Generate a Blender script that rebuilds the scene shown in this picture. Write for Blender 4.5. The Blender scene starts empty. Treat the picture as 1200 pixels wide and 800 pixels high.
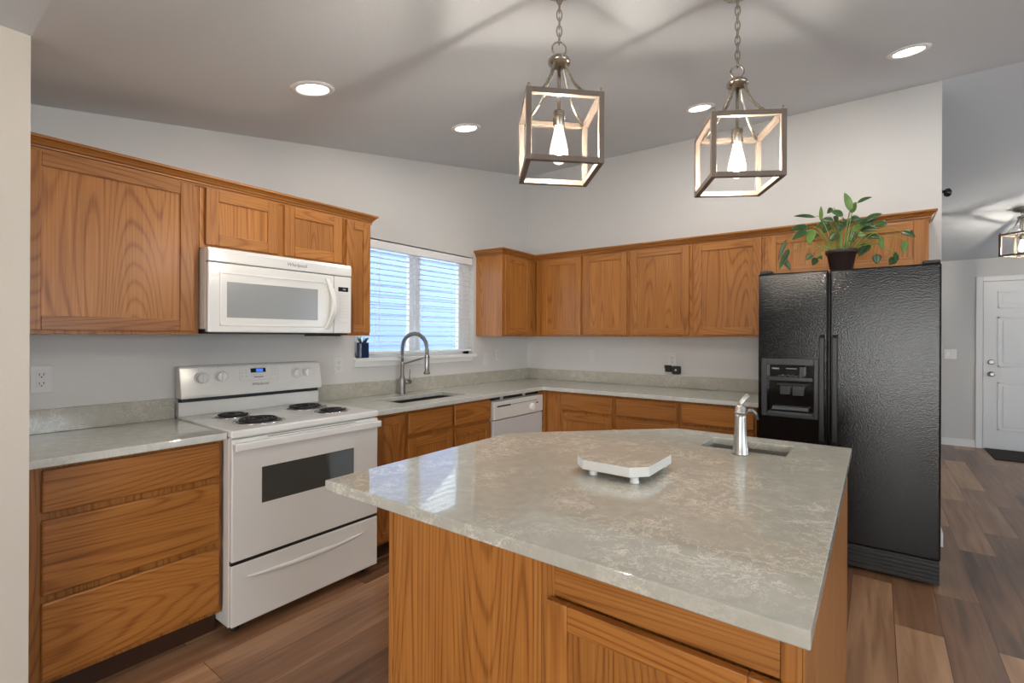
import bpy, bmesh, math, random
from mathutils import Vector, Matrix
R = random.Random(7)
scn = bpy.context.scene
C = scn.collection

# ------------------------------------------------------------------ camera, sky, exposure
CAM = Vector((2.9861, -4.0308, 1.3438)); YAW = 0.6114; ROLL = 0.0041
FPX, PCX, PCY = 561.6331, 633.295, 394.5282
cd = bpy.data.cameras.new('camera'); cam = bpy.data.objects.new('camera', cd); C.objects.link(cam)
cd.sensor_width = 36.0; cd.lens = 36.0 * FPX / 1200.0
cd.shift_x = -(PCX - 600) / 1200.0; cd.shift_y = (PCY - 400) / 1200.0
cd.clip_start = 0.05
fw = Vector((-math.sin(YAW), math.cos(YAW), 0)); rt = Vector((math.cos(YAW), math.sin(YAW), 0)); up = Vector((0, 0, 1))
rot = Matrix((rt, up, -fw)).transposed().to_4x4()
cam.matrix_world = Matrix.Translation(CAM) @ rot @ Matrix.Rotation(ROLL, 4, 'Z')
scn.camera = cam

SKY_COL = (0.74, 0.87, 1.0); SKY = 5.0
BULB = 950.0; P_CAN = 5.0; P_REAR = 105.0; P_SIDE = 45.0
EXPOSURE = 0.0
scn.view_settings.view_transform = 'Standard'
scn.view_settings.look = 'None'
scn.view_settings.exposure = EXPOSURE
scn.view_settings.gamma = 1.0
scn.view_settings.use_curve_mapping = False
w = bpy.data.worlds.new('world'); scn.world = w; w.use_nodes = True
bg = w.node_tree.nodes['Background']; bg.inputs[0].default_value = (*SKY_COL, 1); bg.inputs[1].default_value = SKY
scn.cycles.use_denoising = True
scn.cycles.max_bounces = 10; scn.cycles.diffuse_bounces = 5; scn.cycles.glossy_bounces = 4
scn.cycles.transparent_max_bounces = 16
scn.cycles.caustics_reflective = False; scn.cycles.caustics_refractive = False

def portal(name, loc, rotm, sx, sy):
    l = bpy.data.lights.new(name, 'AREA'); l.shape = 'RECTANGLE'; l.size = sx; l.size_y = sy
    l.cycles.is_portal = True
    o = bpy.data.objects.new(name, l); C.objects.link(o); o.location = loc; o.rotation_euler = rotm
PI = math.pi
portal('daylight_kitchen', (-0.16, -1.43, 1.62), (0, -PI/2, 0), 0.9, 1.2)
def daylight(name, loc, rotm, sx, sy, watts, col):
    l = bpy.data.lights.new(name, 'AREA'); l.shape = 'RECTANGLE'; l.size = sx; l.size_y = sy; l.energy = watts; l.color = col
    o = bpy.data.objects.new(name, l); C.objects.link(o); o.location = loc; o.rotation_euler = rotm
daylight('daylight_rear', (3.6, -8.03, 1.06), (PI/2, 0, 0), 2.3, 1.9, P_REAR, (1.0, 0.91, 0.79))
daylight('daylight_side', (7.03, -3.6, 1.45), (0, PI/2, 0), 1.2, 2.9, P_SIDE, (0.90, 0.95, 1.0))  # unseen right-hand source, added for general fill

daylight('daylight_entry', (7.03, 1.8, 1.45), (0, PI/2, 0), 1.2, 1.5, 16.0, (0.86, 0.92, 1.0))

# ------------------------------------------------------------------ materials
def new_mat(name):
    m = bpy.data.materials.new(name); m.use_nodes = True
    return m, m.node_tree, m.node_tree.nodes['Principled BSDF']
def plain(name, col, rough=0.5, metal=0.0, spec=0.5, bump=None, coat=0.0, emis=None):
    m, nt, b = new_mat(name)
    b.inputs['Base Color'].default_value = (*col, 1); b.inputs['Roughness'].default_value = rough
    b.inputs['Metallic'].default_value = metal; b.inputs['Specular IOR Level'].default_value = spec
    b.inputs['Coat Weight'].default_value = coat; b.inputs['Coat Roughness'].default_value = 0.1
    tc = nt.nodes.new('ShaderNodeTexCoord')
    n = nt.nodes.new('ShaderNodeTexNoise'); n.inputs['Scale'].default_value = bump[0] if bump else 40
    nt.links.new(tc.outputs['Object'], n.inputs['Vector'])
    if bump:
        n.inputs['Detail'].default_value = 3
        bp = nt.nodes.new('ShaderNodeBump'); bp.inputs['Strength'].default_value = bump[1]; bp.inputs['Distance'].default_value = bump[2]
        nt.links.new(n.outputs['Fac'], bp.inputs['Height']); nt.links.new(bp.outputs['Normal'], b.inputs['Normal'])
    else:
        mr = nt.nodes.new('ShaderNodeMapRange'); mr.inputs[3].default_value = max(0, rough - 0.03); mr.inputs[4].default_value = min(1, rough + 0.03)
        nt.links.new(n.outputs['Fac'], mr.inputs[0]); nt.links.new(mr.outputs[0], b.inputs['Roughness'])
    if emis:
        b.inputs['Emission Color'].default_value = (*emis[0], 1); b.inputs['Emission Strength'].default_value = emis[1]
    return m
def math_node(nt, op, a, b=None):
    n = nt.nodes.new('ShaderNodeMath'); n.operation = op
    for i, v in enumerate((a, b)):
        if v is None: continue
        if isinstance(v, (int, float)): n.inputs[i].default_value = v
        else: nt.links.new(v, n.inputs[i])
    return n.outputs[0]
def ramp(nt, fac, stops):
    r = nt.nodes.new('ShaderNodeValToRGB'); el = r.color_ramp.elements
    while len(el) < len(stops): el.new(0.5)
    for e, (p, c) in zip(el, stops): e.position = p; e.color = (*c, 1) if len(c) == 3 else c
    nt.links.new(fac, r.inputs[0]); return r.outputs[0]
def mixc(nt, mode, fac, a, b):
    n = nt.nodes.new('ShaderNodeMix'); n.data_type = 'RGBA'; n.blend_type = mode
    for i, v in ((0, fac), (6, a), (7, b)):
        if isinstance(v, (int, float)): n.inputs[i].default_value = v
        elif isinstance(v, tuple): n.inputs[i].default_value = (*v, 1)
        else: nt.links.new(v, n.inputs[i])
    return n.outputs[2]
def oak(name, axis, lo=(0.20, 0.064, 0.010), mid=(0.345, 0.130, 0.025), hi=(0.45, 0.190, 0.045)):
    m, nt, b = new_mat(name); L = nt.links
    tc = nt.nodes.new('ShaderNodeTexCoord'); oi = nt.nodes.new('ShaderNodeObjectInfo')
    off = math_node(nt, 'MULTIPLY', oi.outputs['Random'], 23.0)
    add = nt.nodes.new('ShaderNodeVectorMath'); add.operation = 'ADD'
    L.new(tc.outputs['Object'], add.inputs[0]); L.new(off, add.inputs[1])
    def mapped(across, along):
        mp = nt.nodes.new('ShaderNodeMapping'); s = [across] * 3; s['xyz'.index(axis)] = along
        mp.inputs['Scale'].default_value = s; L.new(add.outputs[0], mp.inputs['Vector']); return mp.outputs[0]
    n1 = nt.nodes.new('ShaderNodeTexNoise'); n1.inputs['Scale'].default_value = 1; n1.inputs['Detail'].default_value = 0.3; n1.inputs['Roughness'].default_value = 0.3
    L.new(mapped(5.5, 0.45), n1.inputs['Vector'])
    s = math_node(nt, 'SINE', math_node(nt, 'MULTIPLY', n1.outputs['Fac'], 240.0))
    s = math_node(nt, 'ADD', math_node(nt, 'MULTIPLY', s, 0.5), 0.5)
    ring = ramp(nt, s, [(0.0, (0.0,)*3), (0.10, (0.35,)*3), (0.35, (0.85,)*3), (1.0, (1,)*3)])
    n2 = nt.nodes.new('ShaderNodeTexNoise'); n2.inputs['Scale'].default_value = 1; n2.inputs['Detail'].default_value = 3
    L.new(mapped(170.0, 3.0), n2.inputs['Vector'])
    n3 = nt.nodes.new('ShaderNodeTexNoise'); n3.inputs['Scale'].default_value = 1; n3.inputs['Detail'].default_value = 2
    L.new(mapped(14.0, 1.2), n3.inputs['Vector'])
    v = math_node(nt, 'ADD', math_node(nt, 'MULTIPLY', ring, 0.20), math_node(nt, 'MULTIPLY', n3.outputs['Fac'], 0.30))
    v = math_node(nt, 'ADD', v, math_node(nt, 'MULTIPLY', n2.outputs['Fac'], 0.56))
    col = ramp(nt, v, [(0.32, lo), (0.55, mid), (0.80, hi)])
    rv = nt.nodes.new('ShaderNodeHueSaturation'); L.new(col, rv.inputs['Color'])
    L.new(math_node(nt, 'ADD', math_node(nt, 'MULTIPLY', oi.outputs['Random'], 0.22), 0.90), rv.inputs['Value'])
    L.new(rv.outputs[0], b.inputs['Base Color'])
    b.inputs['Roughness'].default_value = 0.42; b.inputs['Coat Weight'].default_value = 0.2; b.inputs['Coat Roughness'].default_value = 0.25; b.inputs['Specular IOR Level'].default_value = 0.35
    bp = nt.nodes.new('ShaderNodeBump'); bp.inputs['Strength'].default_value = 0.15; bp.inputs['Distance'].default_value = 0.001
    L.new(v, bp.inputs['Height']); L.new(bp.outputs[0], b.inputs['Normal'])
    return m
def quartz(name, base, vein, rough=0.05):
    m, nt, b = new_mat(name); L = nt.links
    tc = nt.nodes.new('ShaderNodeTexCoord')
    n = nt.nodes.new('ShaderNodeTexNoise'); n.inputs['Scale'].default_value = 7; n.inputs['Detail'].default_value = 6; n.inputs['Roughness'].default_value = 0.65
    L.new(tc.outputs['Object'], n.inputs['Vector'])
    vm = nt.nodes.new('ShaderNodeVectorMath'); vm.operation = 'SCALE'; vm.inputs['Scale'].default_value = 0.16; L.new(n.outputs['Color'], vm.inputs[0])
    va = nt.nodes.new('ShaderNodeVectorMath'); va.operation = 'ADD'; L.new(tc.outputs['Object'], va.inputs[0]); L.new(vm.outputs[0], va.inputs[1])
    mk = nt.nodes.new('ShaderNodeTexNoise'); mk.inputs['Scale'].default_value = 4.5; mk.inputs['Detail'].default_value = 3
    L.new(tc.outputs['Object'], mk.inputs['Vector'])
    mask = ramp(nt, mk.outputs['Fac'], [(0.42, (0.06,)*3), (0.58, (1,)*3)])
    cl = nt.nodes.new('ShaderNodeTexNoise'); cl.inputs['Scale'].default_value = 26; cl.inputs['Detail'].default_value = 5
    L.new(tc.outputs['Object'], cl.inputs['Vector'])
    cloud = ramp(nt, cl.outputs['Fac'], [(0.35, tuple(c * 0.95 for c in base)), (0.65, tuple(c * 1.05 for c in base))])
    def ridge(scale, width, seed):
        q = nt.nodes.new('ShaderNodeTexNoise'); q.inputs['Scale'].default_value = scale; q.inputs['Detail'].default_value = 5; q.inputs['Roughness'].default_value = 0.62; q.inputs['Distortion'].default_value = 1.1
        mo = nt.nodes.new('ShaderNodeMapping'); mo.inputs['Location'].default_value = (seed, seed * 2, 0); L.new(va.outputs[0], mo.inputs['Vector']); L.new(mo.outputs[0], q.inputs['Vector'])
        d = math_node(nt, 'ABSOLUTE', math_node(nt, 'SUBTRACT', q.outputs['Fac'], 0.5))
        return ramp(nt, d, [(0.0, (1,)*3), (width, (0,)*3)])
    ln = math_node(nt, 'MAXIMUM', ridge(6.5, 0.016, 3.1), math_node(nt, 'MULTIPLY', ridge(14.0, 0.022, 7.7), 0.85))
    f = math_node(nt, 'MULTIPLY', math_node(nt, 'MULTIPLY', ln, mask), 0.8)
    L.new(mixc(nt, 'MIX', f, cloud, vein), b.inputs['Base Color'])
    b.inputs['Roughness'].default_value = rough; b.inputs['IOR'].default_value = 1.65
    return m
def floor_mat():
    m, nt, b = new_mat('vinyl_planks'); L = nt.links
    tc = nt.nodes.new('ShaderNodeTexCoord'); mp = nt.nodes.new('ShaderNodeMapping')
    mp.inputs['Rotation'].default_value = (0, 0, PI / 2); L.new(tc.outputs['Object'], mp.inputs['Vector'])
    br = nt.nodes.new('ShaderNodeTexBrick'); br.offset = 0.37; br.offset_frequency = 2
    for k, v in (('Scale', 1), ('Mortar Size', 0.0012), ('Brick Width', 1.22), ('Row Height', 0.18), ('Bias', 0.0)): br.inputs[k].default_value = v
    br.inputs['Color1'].default_value = (0, 0, 0, 1); br.inputs['Color2'].default_value = (1, 1, 1, 1); br.inputs['Mortar'].default_value = (0.0, 0.0, 0.0, 1)
    L.new(mp.outputs[0], br.inputs['Vector'])
    va = nt.nodes.new('ShaderNodeVectorMath'); va.operation = 'MULTIPLY_ADD'
    L.new(br.outputs['Color'], va.inputs[0]); va.inputs[1].default_value = (9, 5, 3); L.new(tc.outputs['Object'], va.inputs[2])
    m2 = nt.nodes.new('ShaderNodeMapping'); m2.inputs['Scale'].default_value = (26, 1.6, 1); L.new(va.outputs[0], m2.inputs['Vector'])
    n = nt.nodes.new('ShaderNodeTexNoise'); n.inputs['Scale'].default_value = 1; n.inputs['Detail'].default_value = 6; n.inputs['Distortion'].default_value = 0.6
    L.new(m2.outputs[0], n.inputs['Vector'])
    m3 = nt.nodes.new('ShaderNodeMapping'); m3.inputs['Scale'].default_value = (5, 1.0, 1); L.new(va.outputs[0], m3.inputs['Vector'])
    n3 = nt.nodes.new('ShaderNodeTexNoise'); n3.inputs['Scale'].default_value = 1; n3.inputs['Detail'].default_value = 2
    L.new(m3.outputs[0], n3.inputs['Vector'])
    sp = nt.nodes.new('ShaderNodeSeparateColor'); L.new(br.outputs['Color'], sp.inputs[0])
    v = math_node(nt, 'ADD', math_node(nt, 'MULTIPLY', sp.outputs[0], 0.40), math_node(nt, 'MULTIPLY', n.outputs['Fac'], 0.46))
    v = math_node(nt, 'ADD', v, math_node(nt, 'MULTIPLY', n3.outputs['Fac'], 0.35))
    col = ramp(nt, v, [(0.32, (0.070, 0.030, 0.016)), (0.60, (0.255, 0.130, 0.068)), (0.92, (0.58, 0.345, 0.195))])
    L.new(mixc(nt, 'MULTIPLY', br.outputs['Fac'], col, (0.35, 0.3, 0.3)), b.inputs['Base Color'])
    b.inputs['Roughness'].default_value = 0.30
    bp = nt.nodes.new('ShaderNodeBump'); bp.inputs['Strength'].default_value = 0.12; bp.inputs['Distance'].default_value = 0.002
    L.new(n.outputs['Fac'], bp.inputs['Height']); L.new(bp.outputs[0], b.inputs['Normal'])
    return m
def glass_mat(name, tint=(0.95, 0.98, 1.0), gloss=0.06, glow=None, gs=0):
    m = bpy.data.materials.new(name); m.use_nodes = True; nt = m.node_tree; nt.nodes.clear()
    o = nt.nodes.new('ShaderNodeOutputMaterial'); mx = nt.nodes.new('ShaderNodeMixShader')
    t = nt.nodes.new('ShaderNodeBsdfTransparent'); t.inputs[0].default_value = (*tint, 1)
    g = nt.nodes.new('ShaderNodeBsdfGlossy'); g.inputs['Roughness'].default_value = 0.02
    mx.inputs[0].default_value = gloss
    nt.links.new(t.outputs[0], mx.inputs[1]); nt.links.new(g.outputs[0], mx.inputs[2])
    if glow:
        e = nt.nodes.new('ShaderNodeEmission'); e.inputs[0].default_value = (*glow, 1); e.inputs[1].default_value = gs
        ad = nt.nodes.new('ShaderNodeAddShader'); nt.links.new(mx.outputs[0], ad.inputs[0]); nt.links.new(e.outputs[0], ad.inputs[1]); nt.links.new(ad.outputs[0], o.inputs[0])
    else: nt.links.new(mx.outputs[0], o.inputs[0])
    return m
def emit(name, col, s):
    m = bpy.data.materials.new(name); m.use_nodes = True; nt = m.node_tree; nt.nodes.clear()
    o = nt.nodes.new('ShaderNodeOutputMaterial'); e = nt.nodes.new('ShaderNodeEmission')
    e.inputs[0].default_value = (*col, 1); e.inputs[1].default_value = s; nt.links.new(e.outputs[0], o.inputs[0]); return m
def leaf_mat(name, c1, c2):
    m, nt, b = new_mat(name)
    tc = nt.nodes.new('ShaderNodeTexCoord'); n = nt.nodes.new('ShaderNodeTexNoise'); n.inputs['Scale'].default_value = 14
    nt.links.new(tc.outputs['Object'], n.inputs['Vector'])
    nt.links.new(ramp(nt, n.outputs['Fac'], [(0.3, c1), (0.7, c2)]), b.inputs['Base Color']); b.inputs['Roughness'].default_value = 0.32
    return m

WALL = plain('wall_paint', (0.62, 0.612, 0.59), 0.6, bump=(160, 0.12, 0.004), spec=0.3)
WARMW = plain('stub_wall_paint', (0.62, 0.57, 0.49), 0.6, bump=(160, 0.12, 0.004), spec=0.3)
CEIL = plain('ceiling_paint', (0.65, 0.695, 0.735), 0.75, bump=(110, 0.2, 0.004), spec=0.2)
TRIMW = plain('white_trim_paint', (0.78, 0.78, 0.77), 0.35)
OV = oak('oak_vertical', 'z'); OX = oak('oak_along_x', 'x'); OY = oak('oak_along_y', 'y')
QTZ = quartz('quartz_worktop', (0.475, 0.465, 0.405), (0.84, 0.81, 0.71))
QTZ_SHEEN = quartz('pale_quartz_worktop', (0.56, 0.565, 0.525), (0.70, 0.69, 0.63))  # reflection of window and walls put into the colour: paler, fainter veins
QBS = quartz('quartz_splash', (0.42, 0.40, 0.335), (0.62, 0.59, 0.50), 0.15)
FLOOR = floor_mat()
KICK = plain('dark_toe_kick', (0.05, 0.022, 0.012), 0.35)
WHITE = plain('white_enamel', (0.735, 0.725, 0.69), 0.22, coat=0.4)
OFFW = plain('off_white_plastic', (0.74, 0.73, 0.70), 0.35)
GREYP = plain('pale_grey_panel', (0.62, 0.62, 0.61), 0.3)
BLACK = plain('matt_black', (0.012, 0.012, 0.012), 0.4)
GLOSSB = plain('gloss_black', (0.010, 0.010, 0.011), 0.08)
DGLASS = plain('dark_oven_glass', (0.055, 0.06, 0.055), 0.06, spec=0.7)
MGLASS = plain('grey_microwave_screen', (0.30, 0.31, 0.31), 0.18, spec=0.6)
LEATHER = plain('black_textured_enamel', (0.006, 0.006, 0.0065), 0.12, bump=(140, 1.0, 0.0009), spec=0.32)
STEEL = plain('brushed_steel', (0.55, 0.54, 0.51), 0.36, 1.0)
FSTEEL = plain('satin_grey_steel', (0.34, 0.335, 0.32), 0.3, 1.0)
DSTEEL = plain('sink_steel', (0.22, 0.215, 0.205), 0.35, 1.0)
NICKEL = plain('brushed_nickel', (0.37, 0.335, 0.28), 0.28, 1.0)
CAGEM = plain('weathered_grey_metal', (0.17, 0.135, 0.11), 0.45, 0.3)
CHROME = plain('chrome', (0.75, 0.75, 0.75), 0.1, 1.0)
BULBG = glass_mat('bulb_glass', (1, 0.98, 0.95), 0.06, (1.0, 0.90, 0.78), 0.75)
PANE = glass_mat('window_pane', (0.97, 0.99, 1.0), 0.04)
FILA = emit('glowing_filament', (1.0, 0.90, 0.78), BULB)
LENS = emit('lit_lens', (1.0, 0.97, 0.92), 14)
DISP = emit('blue_display_glow', (0.10, 0.25, 0.9), 1.0)
BLIND = plain('white_blind_slat', (0.82, 0.82, 0.82), 0.4)
LEAF = leaf_mat('dark_green_leaf', (0.016, 0.045, 0.012), (0.045, 0.11, 0.03))
LEAF2 = leaf_mat('light_green_leaf', (0.08, 0.17, 0.03), (0.16, 0.28, 0.06))
STEMM = leaf_mat('green_stem', (0.16, 0.24, 0.04), (0.24, 0.32, 0.07))
POT = plain('dark_brown_pot', (0.028, 0.016, 0.014), 0.4)
SOIL = plain('potting_soil', (0.02, 0.014, 0.01), 0.9, bump=(120, 0.8, 0.01))
BLUEPOT = plain('navy_glazed_pot', (0.012, 0.025, 0.07), 0.2)
SIDING = plain('pale_blue_siding', (0.28, 0.37, 0.62), 0.6)
MAT = plain('dark_doormat_fibre', (0.03, 0.025, 0.02), 0.95, bump=(300, 0.8, 0.006))
TXT = plain('grey_print', (0.20, 0.20, 0.21), 0.5)
LGREY = plain('light_grey_print', (0.50, 0.50, 0.50), 0.5)
PLATE = plain('cover_plate_white', (0.64, 0.635, 0.62), 0.35)
SLOT = plain('outlet_slot', (0.05, 0.05, 0.05), 0.6)

# ------------------------------------------------------------------ mesh helpers
ORG = {}
def bx(bm, x0, x1, y0, y1, z0, z1, mi=0):
    v = [bm.verts.new(p) for p in ((x0,y0,z0),(x1,y0,z0),(x1,y1,z0),(x0,y1,z0),(x0,y0,z1),(x1,y0,z1),(x1,y1,z1),(x0,y1,z1))]
    for q in ((0,3,2,1),(4,5,6,7),(0,1,5,4),(1,2,6,5),(2,3,7,6),(3,0,4,7)):
        f = bm.faces.new([v[i] for i in q]); f.material_index = mi
    return v
def frame_of(d):
    d = d.normalized(); a = Vector((0, 0, 1)) if abs(d.z) < 0.9 else Vector((1, 0, 0))
    u = d.cross(a).normalized(); return u, d.cross(u).normalized()
def tube(bm, pts, r, seg=10, closed=False, mi=0):
    pts = [Vector(p) for p in pts]; n = len(pts)
    rs = r if isinstance(r, (list, tuple)) else [r] * n
    rings = []; u = None
    for i, p in enumerate(pts):
        if closed: d = pts[(i + 1) % n] - pts[i - 1]
        else: d = pts[min(i + 1, n - 1)] - pts[max(i - 1, 0)]
        d.normalize()
        if u is None: u, _ = frame_of(d)
        u = (u - d * u.dot(d)); u.normalize(); v = d.cross(u)
        rings.append([bm.verts.new(p + (u * math.cos(a) + v * math.sin(a)) * rs[i]) for a in (2 * PI * k / seg for k in range(seg))])
    for i in range(n if closed else n - 1):
        A, B = rings[i], rings[(i + 1) % n]
        for k in range(seg):
            f = bm.faces.new((A[k], A[(k + 1) % seg], B[(k + 1) % seg], B[k])); f.smooth = True; f.material_index = mi
    if not closed:
        bm.faces.new(rings[0][::-1]).material_index = mi; bm.faces.new(rings[-1]).material_index = mi
def lathe(bm, prof, c=(0, 0, 0), axis='z', seg=24, mi=0, cap=True):
    c = Vector(c); rings = []
    def P(r, h, a):
        x, y = r * math.cos(a), r * math.sin(a)
        return c + (Vector((x, y, h)) if axis == 'z' else Vector((h, x, y)) if axis == 'x' else Vector((y, h, x)))
    for r, h in prof: rings.append([bm.verts.new(P(max(r, 1e-5), h, 2 * PI * k / seg)) for k in range(seg)])
    for A, B in zip(rings, rings[1:]):
        for k in range(seg):
            f = bm.faces.new((A[k], A[(k + 1) % seg], B[(k + 1) % seg], B[k])); f.smooth = True; f.material_index = mi
    if cap:
        bm.faces.new(rings[0][::-1]).material_index = mi; bm.faces.new(rings[-1]).material_index = mi
def slab(bm, outer, holes, h0, h1, axis='z'):
    def P(a, b, h): return (a, b, h) if axis == 'z' else (h, a, b) if axis == 'x' else (a, h, b)
    edges = []
    for loop in [outer] + holes:
        vs = [bm.verts.new(P(a, b, h0)) for a, b in loop]
        edges += [bm.edges.new((vs[i], vs[(i + 1) % len(vs)])) for i in range(len(vs))]
    g = bmesh.ops.triangle_fill(bm, use_beauty=True, use_dissolve=True, edges=edges)
    fs = [f for f in g['geom'] if isinstance(f, bmesh.types.BMFace)]
    e = bmesh.ops.extrude_face_region(bm, geom=fs)
    d = Vector(P(0, 0, h1 - h0))
    bmesh.ops.translate(bm, verts=[v for v in e['geom'] if isinstance(v, bmesh.types.BMVert)], vec=d)
def mk(name, bm, mats, parent=None, bevel=0.0, seg=2, origin=None, smooth=False):
    mats = mats if isinstance(mats, (list, tuple)) else [mats]
    org = ORG[parent.as_pointer()] if parent else (Vector(origin) if origin is not None else Vector((0, 0, 0)))
    bmesh.ops.recalc_face_normals(bm, faces=bm.faces[:])
    bmesh.ops.translate(bm, verts=bm.verts[:], vec=-org)
    if smooth:
        for f in bm.faces: f.smooth = True
    me = bpy.data.meshes.new(name); bm.to_mesh(me); bm.free()
    for m in mats: me.materials.append(m)
    o = bpy.data.objects.new(name, me); C.objects.link(o)
    if parent: o.parent = parent
    else: o.location = org
    ORG[o.as_pointer()] = org
    if bevel:
        b = o.modifiers.new('bevel', 'BEVEL'); b.width = bevel; b.segments = seg; b.limit_method = 'ANGLE'; b.angle_limit = 0.7
    return o
def tag(o, label, cat, group=None):
    o['label'] = label; o['category'] = cat
    if group: o['group'] = group
    return o
def thing(name, label, cat, loc, group=None):
    o = bpy.data.objects.new(name, None); C.objects.link(o); o.location = loc; o.empty_display_size = 0.1
    ORG[o.as_pointer()] = Vector(loc); return tag(o, label, cat, group)
def structure(name, bm, mats, parent=None, bevel=0.0):
    o = mk(name, bm, mats, parent, bevel)
    if not parent: o['kind'] = 'structure'
    return o
def dup(o, parent=None):
    c = o.copy(); C.objects.link(c)
    if parent: c.parent = parent
    for ch in list(o.children): dup(ch, c)
    return c
B = bmesh.new
def box_obj(name, dims, mat, parent=None, bevel=0.0, **k):
    bm = B(); bx(bm, *dims); return mk(name, bm, mat, parent, bevel, **k)
def text(name, body, size, face, pos, mat, parent, extr=0.0006, shear=0.0):
    cu = bpy.data.curves.new(name, 'FONT'); cu.body = body; cu.size = size; cu.align_x = 'CENTER'; cu.align_y = 'CENTER'; cu.extrude = extr; cu.shear = shear
    t = bpy.data.objects.new(name, cu); C.objects.link(t)
    bpy.context.view_layer.update()
    me = bpy.data.meshes.new_from_object(t.evaluated_get(bpy.context.evaluated_depsgraph_get()))
    bpy.data.objects.remove(t)
    m = Matrix(((0, 0, 1), (1, 0, 0), (0, 1, 0))) if face == 'L' else Matrix(((1, 0, 0), (0, 0, -1), (0, 1, 0)))
    me.transform(m.to_4x4()); me.transform(Matrix.Translation(Vector(pos) - ORG[parent.as_pointer()]))
    me.materials.clear(); me.materials.append(mat)
    o = bpy.data.objects.new(name, me); C.objects.link(o); o.parent = parent; ORG[o.as_pointer()] = ORG[parent.as_pointer()]
    return o

# faces: 'L' units stand on the left wall and face +x (run along y); 'B' units face -y (run along x)
def fb(bm, face, at, w0, w1, o0, o1, z0, z1, mi=0):
    if face == 'L': bx(bm, at + o0, at + o1, w0, w1, z0, z1, mi)
    elif face == 'R': bx(bm, at + o0, at + o1, w0, w1, z0, z1, mi)
    else: bx(bm, w0, w1, at - o1, at - o0, z0, z1, mi)
def horiz(face): return OX if face == 'B' else OY
def add_door(T, face, at, w0, w1, z0, z1, st=0.056):
    bm = B(); t = 0.019
    fb(bm, face, at, w0, w0 + st, 0.001, t, z0, z1, 0); fb(bm, face, at, w1 - st, w1, 0.001, t, z0, z1, 0)
    fb(bm, face, at, w0 + st, w1 - st, 0.001, t, z1 - st, z1, 1); fb(bm, face, at, w0 + st, w1 - st, 0.001, t, z0, z0 + st, 1)
    d = mk('door', bm, [OV, horiz(face)], T, 0.0025)
    bm = B(); fb(bm, face, at, w0 + st - 0.004, w1 - st + 0.004, 0.003, 0.0105, z0 + st - 0.004, z1 - st + 0.004)
    mk('door_panel', bm, OV, d)
    return d
def add_drawer(T, face, at, w0, w1, z0, z1):
    bm = B(); fb(bm, face, at, w0, w1, 0.001, 0.020, z0, z1)
    return mk('drawer', bm, horiz(face), T, 0.007, 3)

# ------------------------------------------------------------------ the room
WX, RX, RY, FY = 3.33, 7.0, -8.0, 3.9
FLATZ, FLATY, RIDGE = 2.317, -3.707, 3.015
FARZ = 2.325
bm = B(); bx(bm, -0.15, RX + 0.15, RY - 0.15, FY + 0.15, -0.1, 0.0); structure('floor', bm, FLOOR)
prof = [(RY, FLATZ), (FLATY, FLATZ), (0.0, RIDGE), (FY, FARZ)]
bm = B()
slab(bm, [(y, z) for y, z in prof] + [(y, z + 0.12) for y, z in prof[::-1]], [], -0.15, RX + 0.15, 'x'); structure('ceiling', bm, CEIL)
bm = B()
slab(bm, [(RY - 0.15, 0), (FY + 0.15, 0)] + [(FY + 0.15, FARZ), (FY, FARZ), (0.0, RIDGE), (FLATY, FLATZ), (RY, FLATZ), (RY - 0.15, FLATZ)],
     [[(-2.03, 1.185), (-0.83, 1.185), (-0.83, 2.055), (-2.03, 2.055)]], -0.15, 0.0, 'x'); structure('wall_left', bm, WALL)
bm = B(); slab(bm, [(0.0, 0), (0.115, 0), (0.115, RIDGE - 0.115 * 0.177), (0.0, RIDGE)], [], 0.0, WX, 'x'); structure('wall_back', bm, WALL)
bm = B(); bx(bm, 0.0, 0.725, -3.84, -3.707, 0, FLATZ); structure('wall_stub', bm, WARMW)
bm = B(); slab(bm, [(0, 0), (RX, 0), (RX, FARZ), (0, FARZ)], [], FY, FY + 0.15, 'y'); structure('wall_entry', bm, WALL)
bm = B(); slab(bm, [(0, 0), (RX, 0), (RX, FLATZ), (0, FLATZ)], [[(2.4, 0.06), (4.8, 0.06), (4.8, 2.06), (2.4, 2.06)]], RY - 0.15, RY, 'y'); structure('wall_rear', bm, WALL)
bm = B(); slab(bm, [(RY - 0.15, 0), (FY + 0.15, 0), (FY + 0.15, FARZ), (FY, FARZ), (0.0, RIDGE), (FLATY, FLATZ), (RY - 0.15, FLATZ)],
     [[(-5.1, 0.8), (-2.1, 0.8), (-2.1, 2.1), (-5.1, 2.1)], [(1.0, 0.8), (2.6, 0.8), (2.6, 2.1), (1.0, 2.1)]], RX, RX + 0.15, 'x'); structure('wall_right', bm, WALL)

# kitchen window: two vinyl sashes, sill, blind
bm = B()
for y0, y1, z0, z1 in ((-2.03, -1.985, 1.185, 2.055), (-0.905, -0.83, 1.185, 2.055), (-2.03, -0.83, 1.185, 1.225), (-2.03, -0.83, 2.01, 2.055)):
    bx(bm, -0.115, -0.055, y0, y1, z0, z1)
for y0, y1, xs in ((-1.985, -1.93, 0), (-1.50, -1.455, 0), (-1.445, -1.395, 0.012), (-0.96, -0.905, 0.012)): bx(bm, -0.105 + xs, -0.07 + xs, y0, y1, 1.225, 2.01)
win = structure('window_1', bm, TRIMW, None, 0.003)
bm = B(); bx(bm, -0.092, -0.086, -1.96, -1.47, 1.225, 2.01); mk('pane', bm, PANE, win)
bm = B(); bx(bm, -0.080, -0.074, -1.42, -0.93, 1.225, 2.01); mk('pane', bm, PANE, win)
bm = B(); bx(bm, -0.054, 0.052, -2.05, -0.835, 1.163, 1.19); bx(bm, 0.0, 0.016, -2.035, -0.845, 1.125, 1.163); structure('trim_sill', bm, TRIMW, None, 0.003)
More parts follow.
